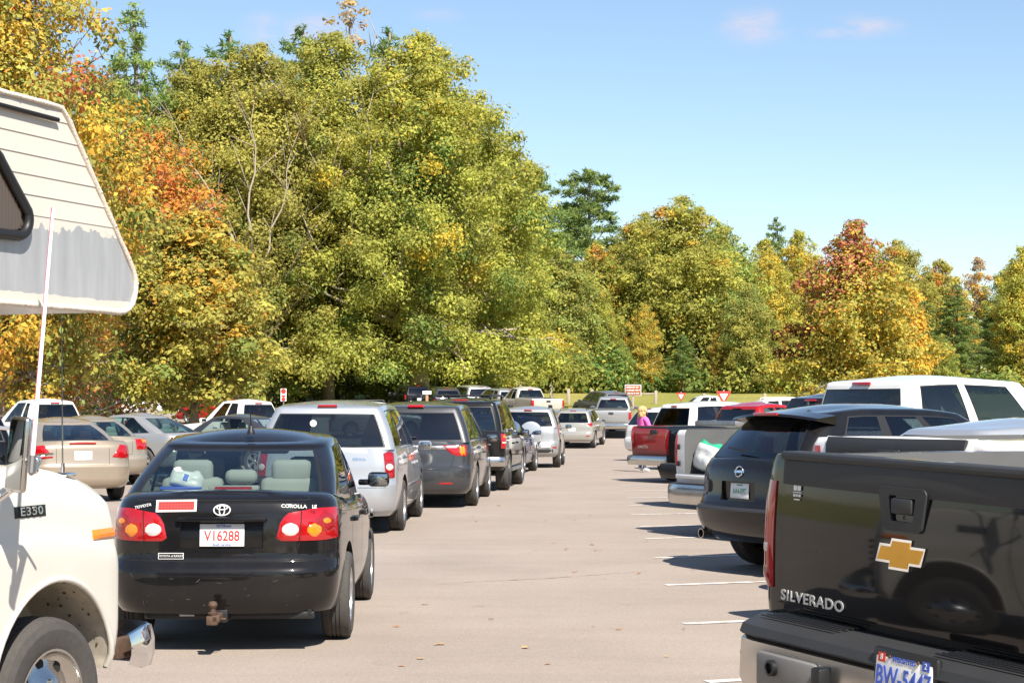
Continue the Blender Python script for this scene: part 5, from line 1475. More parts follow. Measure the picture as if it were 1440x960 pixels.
Y = 122; mb = MB(); a, b = at(895, 553, Y), at(921, 553.5, Y); mb.tube([a, a.lerp(b, .5) + Vector((0, 0, -.03)), b], .06, 8)
tag(mb.build('fence_rail', M_WOOD), 'weathered fence rail running left from the post by the brown board', 'fence rail')
# ------------------------------------------------------------------ trees
def leaf_mat():
    m, nt, b, out = nodes_of('leaves')
    at_ = nt.nodes.new('ShaderNodeAttribute'); at_.attribute_name = 'leaf_colour'
    oi = nt.nodes.new('ShaderNodeObjectInfo')
    hs = nt.nodes.new('ShaderNodeHueSaturation')
    mr = nt.nodes.new('ShaderNodeMapRange'); mr.inputs['To Min'].default_value = .485; mr.inputs['To Max'].default_value = .515
    nt.links.new(oi.outputs['Random'], mr.inputs['Value']); nt.links.new(mr.outputs[0], hs.inputs['Hue'])
    nt.links.new(at_.outputs['Color'], hs.inputs['Color'])
    nt.links.new(hs.outputs['Color'], b.inputs['Base Color']); b.inputs['Roughness'].default_value = .6; b.inputs['Specular IOR Level'].default_value = .1
    tr = nt.nodes.new('ShaderNodeBsdfTranslucent'); mx = nt.nodes.new('ShaderNodeMixShader'); mx.inputs[0].default_value = .48
    nt.links.new(hs.outputs['Color'], tr.inputs['Color'])
    nt.links.new(b.outputs[0], mx.inputs[1]); nt.links.new(tr.outputs[0], mx.inputs[2]); nt.links.new(mx.outputs[0], out.inputs['Surface'])
    return m
M_LEAF = leaf_mat()
M_BARK = pbr('grey_bark', (.20, .165, .13), rough=.9, var=.35, vscale=8, bump=.6, bscale=18)
M_BARKP = pbr('pale_bark', (.36, .30, .23), rough=.9, var=.25, vscale=8, bump=.4, bscale=18)

COL = dict(yg=(.164, .160, .035), ol=(.132, .130, .032), gr=(.083, .108, .028), dg=(.045, .075, .020), go=(.235, .165, .026), br=(.26, .18, .028), og=(.25, .125, .026), ru=(.22, .078, .026), re=(.125, .034, .024), pk=(.19, .085, .05),
    pi=(.065, .095, .030), pl=(.105, .13, .036), ta=(.19, .145, .085), ye=(.42, .30, .04), pg=(.13, .165, .05))
def pal(weights):
    ks = list(weights); w = np.array([weights[k] for k in ks], float); w /= w.sum()
    cs = np.array([COL[k] for k in ks]) * 2.8
    return lambda n, rng: cs[rng.choice(len(ks), n, p=w)]

def leaves(name, blobs, n, size, colfn, seed, mode='broad', shell=.55):
    """blobs: rows of cx cy cz rx ry rz; colfn(blob index, positions, rng) -> colours"""
    rng = np.random.default_rng(seed); B = np.array(blobs, float)
    w = (B[:, 3]*B[:, 4] + B[:, 3]*B[:, 5]); w /= w.sum()
    bi = rng.choice(len(B), n, p=w)
    d = rng.normal(size=(n, 3)); d[:, 2] += .35; d /= np.linalg.norm(d, axis=1)[:, None]
    rr = shell + (1.08 - shell) * rng.random(n) ** .8
    stray = rng.random(n) < .07; rr = np.where(stray, rr * (1.0 + .28*rng.random(n)), rr)
    # ragged outline of each spray
    ph = rng.random((len(B), 3)) * 6.28
    wob = 1 + .22*np.sin(5*d[:, 0] + ph[bi, 0]) * np.sin(5*d[:, 1] + ph[bi, 1]) + .18*np.sin(9*d[:, 2] + 7*d[:, 0] + ph[bi, 2])
    p = B[bi, :3] + d * B[bi, 3:6] * (rr*wob)[:, None]
    if mode == 'broad':
        nrm = d*.75 + np.array([0, 0, .40]) + rng.normal(size=(n, 3))*.33
        asp = .62
    else:
        nrm = rng.normal(size=(n, 3)) + np.array([0, 0, .5]); asp = .20
    nrm /= np.linalg.norm(nrm, axis=1)[:, None]
    t = rng.normal(size=(n, 3))
    if mode != 'broad': t = d*1.0 + np.array([0, 0, .5]) + rng.normal(size=(n, 3))*.5
    t -= nrm * (t*nrm).sum(1)[:, None]; t /= np.linalg.norm(t, axis=1)[:, None] + 1e-9
    s = np.cross(nrm, t)
    L = size * (.45 + 1.25*rng.random(n)**1.5)
    fold = nrm * (L*.14)[:, None]
    v = np.empty((n, 4, 3))
    v[:, 0] = p - t*(L*.5)[:, None]; v[:, 2] = p + t*(L*.5)[:, None]
    sk = (rng.random(n) - .5) * .3
    v[:, 1] = p + s*(L*asp*.5)[:, None] + t*(L*sk)[:, None] + fold; v[:, 3] = p - s*(L*asp*.5)[:, None] + t*(L*sk)[:, None] + fold
    c = colfn(bi, p, rng)
    c = c * (.80 + .40*rng.random((len(B),)))[bi][:, None] * (.88 + .24*rng.random(n))[:, None]
    me = bpy.data.meshes.new(name)
    me.vertices.add(4*n); me.loops.add(4*n); me.polygons.add(n)
    me.vertices.foreach_set('co', v.reshape(-1).astype(np.float32))
    me.loops.foreach_set('vertex_index', np.arange(4*n, dtype=np.int32))
    me.polygons.foreach_set('loop_start', np.arange(0, 4*n, 4, dtype=np.int32))
    a = me.attributes.new('leaf_colour', 'FLOAT_COLOR', 'POINT')
    a.data.foreach_set('color', np.repeat(np.c_[c, np.ones(n)], 4, axis=0).reshape(-1).astype(np.float32))
    me.materials.append(M_LEAF); me.update(calc_edges=True)
    return me

def crown_blobs(rng, H, env, nb, br, flat=.72, wide=1., core=14):
    """env: (height fraction, radius) of the crown; nb sprays mostly near its surface"""
    f = pchip(env); lo, hi = env[0][0], env[-1][0]; out = []
    rm = max(e[1] for e in env)
    while len(out) < nb:
        h = rng.uniform(lo, hi); r = f(h)
        if rng.random() > (r / rm) ** 1.0 + .25: continue
        a = rng.uniform(0, 2*math.pi); q = rng.uniform(.15, 1.) ** .45
        b = br * rng.uniform(.65, 1.25) * (.6 + .4*r/rm)
        rad = max(0, r*q*rng.uniform(.86, 1.1) - b*.4)
        out.append((rad*math.cos(a)*wide, rad*math.sin(a)*wide, h*H, b, b, b*flat*rng.uniform(.8, 1.2)))
    for k in range(core):
        h = lo + (hi-lo)*(.30 + .66*k/13); r = f(h); b = max(.5*br, r*.62)
        out.append((rng.uniform(-.2, .2)*r, rng.uniform(-.2, .2)*r, h*H - .3*b, b, b, b*1.05))
    return out

def wood(name, rng, H, blobs, tr, trunk_top=.8, nl=30, mat=None, lean=0., twigs=None, low=.22):
    mb = MB()
    tp = []
    for k in range(9):
        q = k/8; tp.append(Vector((lean*q*H + math.sin(q*5+1)*.012*H*q, math.cos(q*4)*.010*H*q, q*H*trunk_top - .3*(k == 0))))
    mb.tube(tp, [tr*(1.35 if k == 0 else 1)*(1 - .82*k/8) for k in range(9)], 9)
    def trunk(z):
        q = min(1, max(0, z/(H*trunk_top))); i = min(7, int(q*8)); return tp[i].lerp(tp[i+1], q*8-i), tr*(1-.82*q)
    idx = list(range(len(blobs))); rng.shuffle(idx)
    for i in idx[:nl]:
        c = Vector(blobs[i][:3]); c += Vector((c.x, c.y, .35*c.length*.3)).normalized()*blobs[i][3]*.75; z0 = max(H*low*rng.uniform(.6, 1.1), c.z - math.hypot(c.x, c.y)*rng.uniform(.5, 1.1) - .05*H); z0 = min(z0, H*trunk_top*.95)
        p0, r0 = trunk(z0); mid = p0.lerp(c, .5) + Vector((rng.uniform(-1,1), rng.uniform(-1,1), rng.uniform(.2, 1.2)))*(c-p0).length*.10
        pts = []
        for k in range(7):
            q = k/6; pts.append(p0*(1-q)**2 + mid*2*q*(1-q) + c*q*q + Vector((rng.uniform(-1,1), rng.uniform(-1,1), rng.uniform(-1,1)))*.02*(c-p0).length*(0 if k == 0 else 1))
        r = r0*rng.uniform(.32, .5)
        mb.tube(pts, [r*(1-.85*k/6) for k in range(7)], 6)
        for k in (3, 4, 5):
            e = pts[k] + Vector((rng.uniform(-1,1), rng.uniform(-1,1), rng.uniform(-.2, 1)))*blobs[i][3]*1.1
            mb.tube([pts[k], pts[k].lerp(e, .5) + Vector((0, 0, .05*H*.2)), e], [r*.3, r*.2, r*.06], 5)
    if twigs:
        for (a, b, r) in twigs:
            a, b = Vector(a), Vector(b); n = 7
            pts = [a.lerp(b, k/n) + Vector((rng.uniform(-1,1), rng.uniform(-1,1), rng.uniform(-.5,.5)))*.03*(b-a).length*(k > 0) for k in range(n+1)]
            mb.tube(pts, [r*(1-.85*k/n) for k in range(n+1)], 6)
            for k in range(2, n+1):
                for s2 in (1, 2):
                    e = pts[k] + ((b-a).normalized()*.5 + Vector((rng.uniform(-1,1), rng.uniform(-1,1), rng.uniform(-.2,1))))*(b-a).length*.22
                    mb.tube([pts[k], pts[k].lerp(e, .5), e], [r*.35, r*.22, r*.07], 5)
    me = bpy.data.meshes.new(name); me.from_pydata(mb.v, [], mb.f); me.materials.append(mat or M_BARK); shade(me, None)
    return me

PROTO = {}
def proto(key, H, env, nb, br, n, size, colfn, seed, mode='broad', tr=None, nl=30, mat=None, flat=.72, extra_blobs=(), shell=.35, twigs=None, trunk_top=.82, low=.22, core=14):
    rng = random.Random(seed)
    bl = crown_blobs(rng, H, env, nb, br, flat, core=core) + list(extra_blobs)
    PROTO[key] = (leaves('crown', bl, n, size, lambda bi, p, r: colfn(bi, p, r, H), seed, mode, shell), wood('trunk', rng, H, bl, tr or H*.022, trunk_top, nl, mat, twigs=twigs, low=low), H)
def pine_proto(key, H, n, size, seed, cw, rb, top=.0, tiers=16, gap=.25, ex=.75):
    rng = random.Random(seed); bl = []
    for k in range(tiers*2):
        q = min(1, gap + (1-gap)*(k + rng.uniform(-.4, .4))/(tiers*2-1)); R0 = rb*(1 - (q-gap)/(1-gap))**ex*(1 + .25*math.sin(k*2.1)) + .35
        m = max(2, int(3 + 1.5*(1-q)))
        a0 = rng.uniform(0, 6)
        for j in range(m):
            a = a0 + 2*math.pi*j/m + rng.uniform(-.3, .3); L = R0*rng.uniform(.55, 1.2)
            for w in ((.45, .75), (.75, .9), (1., .8)) if L > 1 else ((.7, .8),):
                b = .13*L*w[1] + .22
                bl.append((L*w[0]*math.cos(a), L*w[0]*math.sin(a), q*H + L*w[0]*rng.uniform(.0, .35) + rng.uniform(-.3, .3), b*1.25, b*1.25, b*.8))
    c = pal(cw)
    PROTO[key] = (leaves('crown', bl, n, size, lambda bi, p, r: c(len(bi), r), seed, 'needle', .2), wood('trunk', rng, H, bl, H*.014, 1., 60, M_BARK, low=gap), H)

def plant(key, px, Y, top_py, label, name='tree', group=None, wide=1., rz=None, dz=0., cat='tree'):
    crown, trunk, H = PROTO[key]
    x = (px - 720)/2500*Y; g = terrain(x, Y) - .1; h = at(px, top_py, Y).z - g
    k = h/H
    t = thing(name, label, cat, (x, Y, g + dz), rz if rz is not None else random.uniform(0, 6.28), group)
    t.scale = (k*wide, k*wide, k)
    link('trunk', trunk, t); link('crown', crown, t)
    return t

def mixcol(cw, hi=None, hi_at=.7, blobcol=None):
    """colours vary spray by spray; hi: another mixture that takes over towards the top"""
    a = pal(cw); b = pal(hi) if hi else None
    def f(bi, p, r, H):
        nb = bi.max() + 1
        base = a(nb, r)                     # one leading colour per spray
        c = np.where((r.random(len(bi)) < .74)[:, None], base[bi], a(len(bi), r))
        if b is not None:
            q = np.clip((p[:, 2]/H - hi_at)/.18 + .25*np.sin(p[:, 0]*1.3), 0, 1)
            c = np.where((r.random(len(bi)) < q)[:, None], b(len(bi), r), c)
        return c
    return f
# ------------------------------------------------------------------ the trees of the picture
WOODS = 'trees of the far woods'
# great oak in the middle of the picture
oak_env = [(.15, 6.2), (.22, 7.9), (.34, 8.4), (.47, 8.0), (.60, 7.0), (.74, 5.6), (.87, 3.7), (.95, 2.0), (1.0, .7)]
proto('oak', 20., oak_env, 420, 1.0, 270000, .165, mixcol(dict(yg=7, ol=3, gr=1.6, go=.7), dict(yg=6, go=1.1, ol=3, br=.2), .62), 11, nl=80, mat=M_BARKP, tr=.50, shell=.15,
      extra_blobs=[(-6.5, -3.5, 3.3, 1.4, 1.4, .9), (-4.5, -5.0, 2.9, 1.3, 1.3, .9), (5.5, -4, 3.0, 1.5, 1.4, 1.0), (7.0, -2.5, 3.3, 1.4, 1.4, .9), (1.5, -6, 3.0, 1.4, 1.3, .9), (-1.6, -6.5, 3.4, 1.3, 1.3, .8), (3.6, -6.2, 2.8, 1.1, 1.1, .7), (-7.4, -5.7, 1.7, 1.25, 1.1, .75), (-6.2, -5.5, 2.7, 1.25, 1.1, .75), (-5.1, -5.2, 2.2, 1.25, 1.1, .75), (-3.9, -6.2, 1.7, 1.25, 1.1, .75), (-2.6, -6.0, 2.7, 1.25, 1.1, .75), (-1.4, -5.8, 2.2, 1.25, 1.1, .75), (-0.2, -6.8, 1.7, 1.25, 1.1, .75), (1.1, -6.2, 2.7, 1.25, 1.1, .75), (2.3, -5.7, 2.2, 1.25, 1.1, .75), (3.5, -6.3, 1.7, 1.25, 1.1, .75), (4.7, -5.7, 2.7, 1.25, 1.1, .75), (5.9, -5.1, 2.2, 1.25, 1.1, .75), (7.0, -5.8, 1.7, 1.25, 1.1, .75)])
plant('oak', 590, 119, 55, 'huge yellow green oak spreading over the middle of the picture', 'oak_tree', rz=.4, wide=.97)
env = [(.14, 5.0), (.3, 6.2), (.5, 6.9), (.68, 6.6), (.82, 5.0), (.93, 2.8), (1., .6)]
tw = [((.0, -5.6, 9), (-3.8, -6.4, 16.5), .085), ((.6, -5.6, 8.5), (.9, -6.4, 17.5), .09), ((1.2, -5.6, 8), (3.6, -6.4, 16), .07), ((-.8, -5.4, 7), (-4.8, -6.2, 13), .07), ((0., 0, 5), (0, -5.6, 9), .13), ((.5, 0, 5), (.8, -5.6, 8.5), .13)]
proto('pale', 22., env, 260, 1.02, 165000, .178, mixcol(dict(yg=5, ol=5, gr=2, go=.6)), 21, nl=60, mat=M_BARKP, twigs=tw, shell=.15, tr=.34, extra_blobs=[(-4, -4.2, 2.6, 1.2, 1.1, .8), (-2.4, -4.8, 2.2, 1.2, 1.1, .8), (-.8, -5.0, 2.6, 1.2, 1.1, .8), (1.0, -5, 2.1, 1.2, 1.1, .8), (2.6, -4.7, 2.6, 1.2, 1.1, .8), (4.2, -4.2, 2.2, 1.2, 1.1, .8)])
plant('pale', 355, 116, 66, 'tall olive tree with pale bare limbs showing left of the great oak', 'tree', rz=0.0)
plant('pale', 462, 121, 50, 'tall olive tree whose pale limbs stand against the left half of the great oak', 'tree', rz=.35, wide=.95)
plant('pale', 275, 116, 88, 'olive tree filling the wood above the rust orange tree', 'tree', rz=2.9, wide=.9)
# tan topped bare snag above the oak
proto('snag', 21., [(.84, .9), (.92, 1.3), (1., .8)], 12, .42, 420, .22, mixcol(dict(ta=4, go=1, og=1)), 31, nl=9, mat=M_BARKP, tr=.22, trunk_top=.98, low=.6, core=0, twigs=[((0, 0, 14), (1.2, -.3, 19), .1), ((0, 0, 13), (-1.6, .3, 18), .1)])
plant('snag', 492, 131, 2, 'bare pale snag with a few tan leaves poking above the great oak', 'tree', rz=.3)
env = [(.10, 3.6), (.25, 5.0), (.45, 6.0), (.65, 5.4), (.84, 3.8), (.95, 1.9), (1., .7)]
proto('far_olive_near', 18., env, 200, 1.0, 70000, .22, mixcol(dict(ol=5, yg=5, gr=2, go=.8)), 86, nl=50, mat=M_BARKP, shell=.3)
# left edge: gold and orange trees
env = [(.10, 3.0), (.25, 4.4), (.45, 5.2), (.7, 4.7), (.88, 3.0), (1., .8)]
proto('gold', 15., env, 170, .92, 90000, .165, mixcol(dict(go=3, yg=4, og=1.3, br=1.2, ol=5, gr=1.5, ru=.6), dict(go=3.4, yg=4, br=1.2, og=.5, ol=4), .75), 41, nl=60, mat=M_BARK, shell=.3)
plant('gold', -5, 62, -95, 'tall gold and orange tree behind the motorhome roof', 'tree', rz=1.0, wide=.85)
plant('far_olive_near', 150, 90, 118, 'olive tree rising behind the motorhome nose', 'tree', rz=3.4, wide=.8)
env = [(.52, 1.6), (.62, 3.0), (.76, 3.3), (.88, 2.4), (.96, 1.2), (1., .5)]
proto('rust', 12., env, 80, .55, 13000, .17, mixcol(dict(ru=5, og=4, ol=.6, yg=.6)), 51, nl=50, mat=M_BARKP, shell=.3)
plant('rust', 212, 84, 184, 'rust orange tree with pale limbs between the motorhome and the maple', 'tree', rz=.5)
proto('lowrust', 8., [(.15, 2.2), (.4, 3.4), (.7, 3.0), (1., .6)], 46, .6, 6500, .16, mixcol(dict(ru=4, ol=2, yg=1, gr=3, dg=2, og=.6)), 53, nl=40, mat=M_BARKP, shell=.4)
plant('lowrust', 70, 66, 395, 'low rusty tree seen under the motorhome overhang', 'tree', rz=3.9, wide=1.2)
plant('lowrust', 168, 76, 420, 'thin rusty tree with a pale trunk beside the motorhome aerial', 'tree', rz=1.2, wide=1.)
env = [(.20, 2.2), (.36, 3.5), (.6, 3.3), (.82, 2.2), (.95, 1.0), (1., .3)]
proto('maple', 9., env, 150, .62, 60000, .16, mixcol(dict(yg=7, go=1.0, ol=4, og=.12, br=.8, gr=3), dict(go=3, og=1.0, yg=4), .84), 61, nl=40, mat=M_BARK)
plant('maple', 272, 72, 303, 'gold and green maple with orange edges in front of the dark wood', 'maple_tree', rz=.2, wide=1.12)
# pines
pine_proto('pine', 24, 26000, .42, 71, dict(pi=3, pl=3, dg=1.2), 3.6)
pine_proto('pine_thin', 24, 13000, .42, 72, dict(pl=4, pi=2, pg=1), 2.7, tiers=13, gap=.35)
pine_proto('pine_round', 22, 26000, .46, 73, dict(pi=3, pl=3, dg=1), 4.2, tiers=12, gap=.34, ex=.42)
plant('pine_thin', 182, 112, 14, 'thin topped pine standing against the sky on the left', 'pine_tree', group=None, wide=1.15)
plant('pine', 255, 120, 62, 'green pine between the thin pine and the pale limbed tree', 'pine_tree')
plant('pine', 205, 116, 92, 'feathery green pine below the thin topped pine', 'pine_tree')
plant('pine', 120, 118, 90, 'green pine behind the gold tree', 'pine_tree')
plant('pine', 318, 128, 50, 'tall green pine behind the pale limbed tree', 'pine_tree', wide=1.1)
plant('pine', 420, 126, 42, 'tall pine above the great oak on its left side', 'pine_tree', wide=1.1)
plant('pine', 545, 130, 46, 'tall pine above the great oak on its right side', 'pine_tree', wide=1.15)
plant('pine_thin', 62, 105, 45, 'thin green pine seen through the gold tree', 'pine_tree')
plant('pine_round', 742, 150, 236, 'dark pine just right of the great oak', 'pine_tree', wide=1.0)
plant('pine_round', 828, 172, 243, 'round headed pine standing alone above the far woods', 'pine_tree', wide=1.45, rz=1.)
plant('pine_thin', 706, 150, 205, 'pine tucked against the right shoulder of the great oak', 'pine_tree', wide=1.3)
plant('pine', 1092, 185, 308, 'far pine behind the yellow trees', 'pine_tree')
plant('pine', 1345, 150, 402, 'dark green pine behind the white crew cab', 'pine_tree', wide=1.7)
plant('pine_round', 1405, 158, 430, 'dark low pine at the right edge', 'pine_tree', wide=1.6)
plant('pine', 1300, 160, 420, 'dark pine beside the red topped tree', 'pine_tree', wide=1.4)
plant('pine', 960, 143, 470, 'small young pine in front of the far woods', 'pine_tree', wide=1.7)
plant('pine', 1030, 144, 475, 'small dark pine right of the young pine', 'pine_tree', wide=1.5)
# far deciduous woods
env = [(.04, 3.6), (.18, 5.2), (.42, 6.2), (.65, 5.6), (.84, 3.8), (.95, 1.9), (1., .5)]
proto('far_olive', 18., env, 230, .92, 80000, .23, mixcol(dict(ol=4, yg=6, gr=2, go=.9, og=.25)), 81, nl=30)
env = [(.04, 3.2), (.2, 4.4), (.45, 5.0), (.7, 4.3), (.88, 2.4), (1., .5)]
proto('far_gold', 17., env, 170, .85, 56000, .23, mixcol(dict(go=2.4, yg=6, br=1.0, ol=2.5, og=.2)), 82, nl=30, mat=M_BARKP)
env = [(.03, 4.0), (.2, 5.0), (.45, 5.4), (.7, 4.4), (.9, 2.2), (1., .5)]
proto('far_green', 15., env, 190, .85, 60000, .23, mixcol(dict(gr=4, ol=4, yg=2.5, pg=.8)), 83, nl=30)
env = [(.03, 3.4), (.25, 4.4), (.5, 4.6), (.75, 3.4), (1., .5)]
proto('far_brown', 14., env, 150, .8, 48000, .23, mixcol(dict(go=2, og=.8, ol=3.5, ru=.4, yg=3)), 84, nl=30)
F = [('far_olive', 958, 150, 277, 1.08, 'big broad olive tree with orange flecks in the middle of the far woods'),
     ('far_olive', 905, 160, 300, .9, 'olive tree left of the biggest far tree'),
     ('far_green', 1015, 156, 312, .95, 'green tree right of the biggest far tree'),
     ('far_brown', 845, 152, 338, 1.0, 'orange brown tree below the round headed pine'),
     ('far_green', 790, 146, 352, 1.0, 'grey green tree between the great oak and the brown tree'),
     ('far_olive', 838, 147, 400, .9, 'olive tree in front of the brown tree'),
     ('far_gold', 905, 145, 425, .85, 'low gold green tree left of the young pine'),
     ('far_green', 800, 143, 455, .9, 'low green tree beside the lower skirt of the great oak'),
     ('far_gold', 1075, 158, 335, .85, 'yellow tree left of the red topped tree'),
     ('far_gold', 1125, 164, 322, .85, 'pale yellow tree behind the red topped tree'),
     ('far_green', 1055, 142, 400, .9, 'olive shrubby tree in front of the yellow tree'),
     ('far_gold', 1015, 143, 455, .8, 'low yellow tree right of the young pine'),
     ('far_olive', 1265, 168, 338, .95, 'olive tree right of the red topped tree'),
     ('far_brown', 1318, 172, 362, .95, 'rust flecked tree behind the dark pines'),
     ('far_gold', 1440, 150, 345, .8, 'yellow tree cut by the right edge'),
     ('far_olive', 1422, 175, 372, .9, 'olive tree behind the yellow tree at the right edge'),
     ('far_green', 1215, 172, 340, .95, 'green tree behind the red topped tree'),
     ('far_gold', 1452, 148, 452, .8, 'low gold tree at the right edge'),
     ('far_green', 875, 144, 478, .8, 'low green thicket tree behind the brown board'),
     ('far_green', 940, 148, 500, .8, 'lowest green thicket tree behind the far give way triangle'),
     ('far_brown', 1110, 147, 455, .8, 'low brownish tree behind the long white suv'),
     ('far_green', 1325, 142, 470, .9, 'low green tree over the white crew cab roof'),
     ('far_olive', 715, 140, 300, .9, 'olive tree behind the right side of the great oak'),
     ('far_olive', 640, 150, 130, 1.0, 'tall olive tree behind the shoulder of the great oak'),
     ('far_green', 660, 128, 330, 1.0, 'green tree in the shade behind the great oak'),
     ('far_green', 470, 125, 300, 1.1, 'green tree behind the lower left of the great oak'),
     ('far_olive', 300, 122, 200, 1.1, 'olive tree behind the maple'),
     ('far_green', 200, 118, 260, 1.1, 'green tree in the dark wood left of the maple'),
     ('far_green', 90, 120, 180, 1.2, 'green tree in the dark wood behind the motorhome nose'),
     ('far_brown', 10, 110, 330, 1.2, 'brown tree in the dark wood at the left edge'),
     ('far_green', 370, 118, 400, 1.2, 'low dark tree right of the maple'),
     ('far_green', 560, 124, 420, 1.2, 'low dark tree behind the oak trunk')]
for key, px, Y, top, wd, lab in F: plant(key, px, Y, top, lab, 'tree', WOODS, wd)
# red topped tree in front
env = [(.03, 3.4), (.15, 4.3), (.35, 4.6), (.55, 3.9), (.75, 2.6), (.9, 1.3), (1., .3)]
_a, _b = pal(dict(yg=5, go=2.4, br=1.2, ol=3, og=.3)), pal(dict(pk=4, ru=1.2, re=1.2, yg=3, go=1))
def redtop(bi, p, r, H):
    q = np.clip((p[:, 2]/H - .62 - .05*p[:, 0]*1.2)/.2 + r.normal(size=len(bi))*.25, 0, 1)
    c = np.where((r.random(len(bi)) < q)[:, None], _b(len(bi), r), _a(len(bi), r))
    e = (p[:, 0] < -2.6) & (p[:, 2]/H > .3) & (p[:, 2]/H < .5)
    return np.where((e & (r.random(len(bi)) < .6))[:, None], np.array(COL['re']), c)
proto('redtop', 10.4, env, 170, .62, 60000, .19, redtop, 91, nl=40)
plant('redtop', 1203, 106, 314, 'red topped tree with a yellow green skirt standing in front of the far woods', 'tree', rz=0.)
proto('orange', 7, [(.1, 1.6), (.4, 2.2), (.75, 1.5), (1., .3)], 30, .7, 9000, .22, mixcol(dict(br=4, og=2.5, go=3)), 95, nl=14)
plant('orange', 1284, 124, 405, 'small bright orange tree peeping out right of the red topped tree', 'tree', wide=.75)
proto('tan', 16, [(.55, 1.2), (.75, 2.2), (.9, 1.6), (1., .3)], 26, .8, 4200, .24, mixcol(dict(ta=4, go=1)), 96, nl=20, mat=M_BARKP, core=0)
plant('tan', 1375, 178, 360, 'pale tan half bare tree against the sky at the right', 'tree')
# hedge bank at the foot of the woods, too tangled to count
rng = random.Random(5); bl = []
for k in range(230):
    px = rng.uniform(400, 1470); Y = rng.uniform(140, 158); x = (px-720)/2500*Y; b = rng.choice((.6, .8, 1.1, 1.6, 2.1))*rng.uniform(.8, 1.2)
    bl.append((x, Y, terrain(x, Y) + b*.5, b*1.2, b, b*rng.uniform(.7, 1.1)))
for k in range(40):
    px = rng.uniform(-40, 400); Y = rng.uniform(135, 150); x = (px-720)/2500*Y; b = rng.uniform(.6, 1.6)
    bl.append((x, Y, terrain(x, Y) + b*.5, b*1.2, b, b*.85))
mc = mixcol(dict(gr=4, ol=3, yg=3, dg=1.2, go=.8))
struct(link('undergrowth', leaves('undergrowth', bl, 80000, .30, lambda bi, p, r: mc(bi, p, r, 10), 99)), 'stuff')
# bank of further woodland that closes the view
bl = []
for k in range(420):
    px = rng.uniform(-80, 1520); Y = rng.uniform(185, 215); x = (px-720)/2500*Y; b = rng.uniform(2.0, 3.6)
    lim = 9 if px > 760 else 15
    bl.append((x, Y, terrain(x, Y) + rng.uniform(1, lim), b*1.2, b, b))
struct(link('far_woods', leaves('far_woods', bl, 60000, .62, lambda bi, p, r: mc(bi, p, r, 10), 98)), 'stuff')
# woodland behind the viewer, mirrored in the paintwork
bl = []
for k in range(160):
    a = rng.uniform(-1.9, 1.9); d = rng.uniform(70, 85); b = rng.uniform(2.5, 4.5)
    bl.append((math.sin(a)*d*1.2, -math.cos(a)*d, rng.uniform(1, 13), b*1.3, b*1.3, b))
struct(link('woods', leaves('woods', bl, 26000, 1.0, lambda bi, p, r: mc(bi, p, r, 10), 97)), 'stuff')
# ------------------------------------------------------------------ light and sky
EL, AZ = 47., 157.          # height of the sun; its bearing clockwise from +Y
w = bpy.data.worlds.new('World'); scene.world = w; w.use_nodes = True
nt = w.node_tree; bg = nt.nodes['Background']
sky = nt.nodes.new('ShaderNodeTexSky'); sky.sky_type = 'NISHITA'; sky.sun_disc = False
sky.sun_elevation = R(EL); sky.sun_rotation = R(AZ); sky.altitude = 600; sky.air_density = 1.08; sky.dust_density = .5; sky.ozone_density = 1.9
bg.inputs['Strength'].default_value = .080
# a few thin fair weather clouds: noise kept to small patches of the sky
geo = nt.nodes.new('ShaderNodeTexCoord')
acc = None
def cloud(px, py, rx, ry, k):
    global acc
    d = (at(px, py, 100) - Vector((0, 0, CAM_Z))).normalized()
    sub = nt.nodes.new('ShaderNodeVectorMath'); sub.operation = 'SUBTRACT'; sub.inputs[1].default_value = d
    nt.links.new(geo.outputs['Generated'], sub.inputs[0])
    mp = nt.nodes.new('ShaderNodeVectorMath'); mp.operation = 'MULTIPLY'; mp.inputs[1].default_value = (2500/rx, 1, 2500/ry)
    nt.links.new(sub.outputs[0], mp.inputs[0])
    ln = nt.nodes.new('ShaderNodeVectorMath'); ln.operation = 'LENGTH'; nt.links.new(mp.outputs[0], ln.inputs[0])
    mr = nt.nodes.new('ShaderNodeMapRange'); mr.interpolation_type = 'SMOOTHERSTEP'; mr.inputs['From Min'].default_value = 1.15; mr.inputs['From Max'].default_value = .0
    mr.inputs['To Min'].default_value = 0; mr.inputs['To Max'].default_value = k
    nt.links.new(ln.outputs['Value'], mr.inputs['Value'])
    if acc is None: acc = mr.outputs[0]
    else:
        a = nt.nodes.new('ShaderNodeMath'); a.operation = 'MAXIMUM'; nt.links.new(acc, a.inputs[0]); nt.links.new(mr.outputs[0], a.inputs[1]); acc = a.outputs[0]
for c in ((1062, 38, 62, 34, 1.), (1212, 38, 70, 22, 1.), (1180, 44, 50, 14, .8), (1390, 342, 110, 22, .55), (372, 40, 40, 26, .9), (440, 45, 85, 34, .9), (615, 20, 60, 16, .35)): cloud(*c)
cn = nt.nodes.new('ShaderNodeTexNoise'); cn.inputs['Scale'].default_value = 38; cn.inputs['Detail'].default_value = 7; cn.inputs['Roughness'].default_value = .6
mpn = nt.nodes.new('ShaderNodeMapping'); mpn.inputs['Scale'].default_value = (1, 1, 2.2)
nt.links.new(geo.outputs['Generated'], mpn.inputs['Vector']); nt.links.new(mpn.outputs[0], cn.inputs['Vector'])
cr2 = nt.nodes.new('ShaderNodeMapRange'); cr2.inputs['From Min'].default_value = .36; cr2.inputs['From Max'].default_value = .66
nt.links.new(cn.outputs['Fac'], cr2.inputs['Value'])
mm = nt.nodes.new('ShaderNodeMath'); mm.operation = 'MULTIPLY'; nt.links.new(acc, mm.inputs[0]); nt.links.new(cr2.outputs[0], mm.inputs[1])
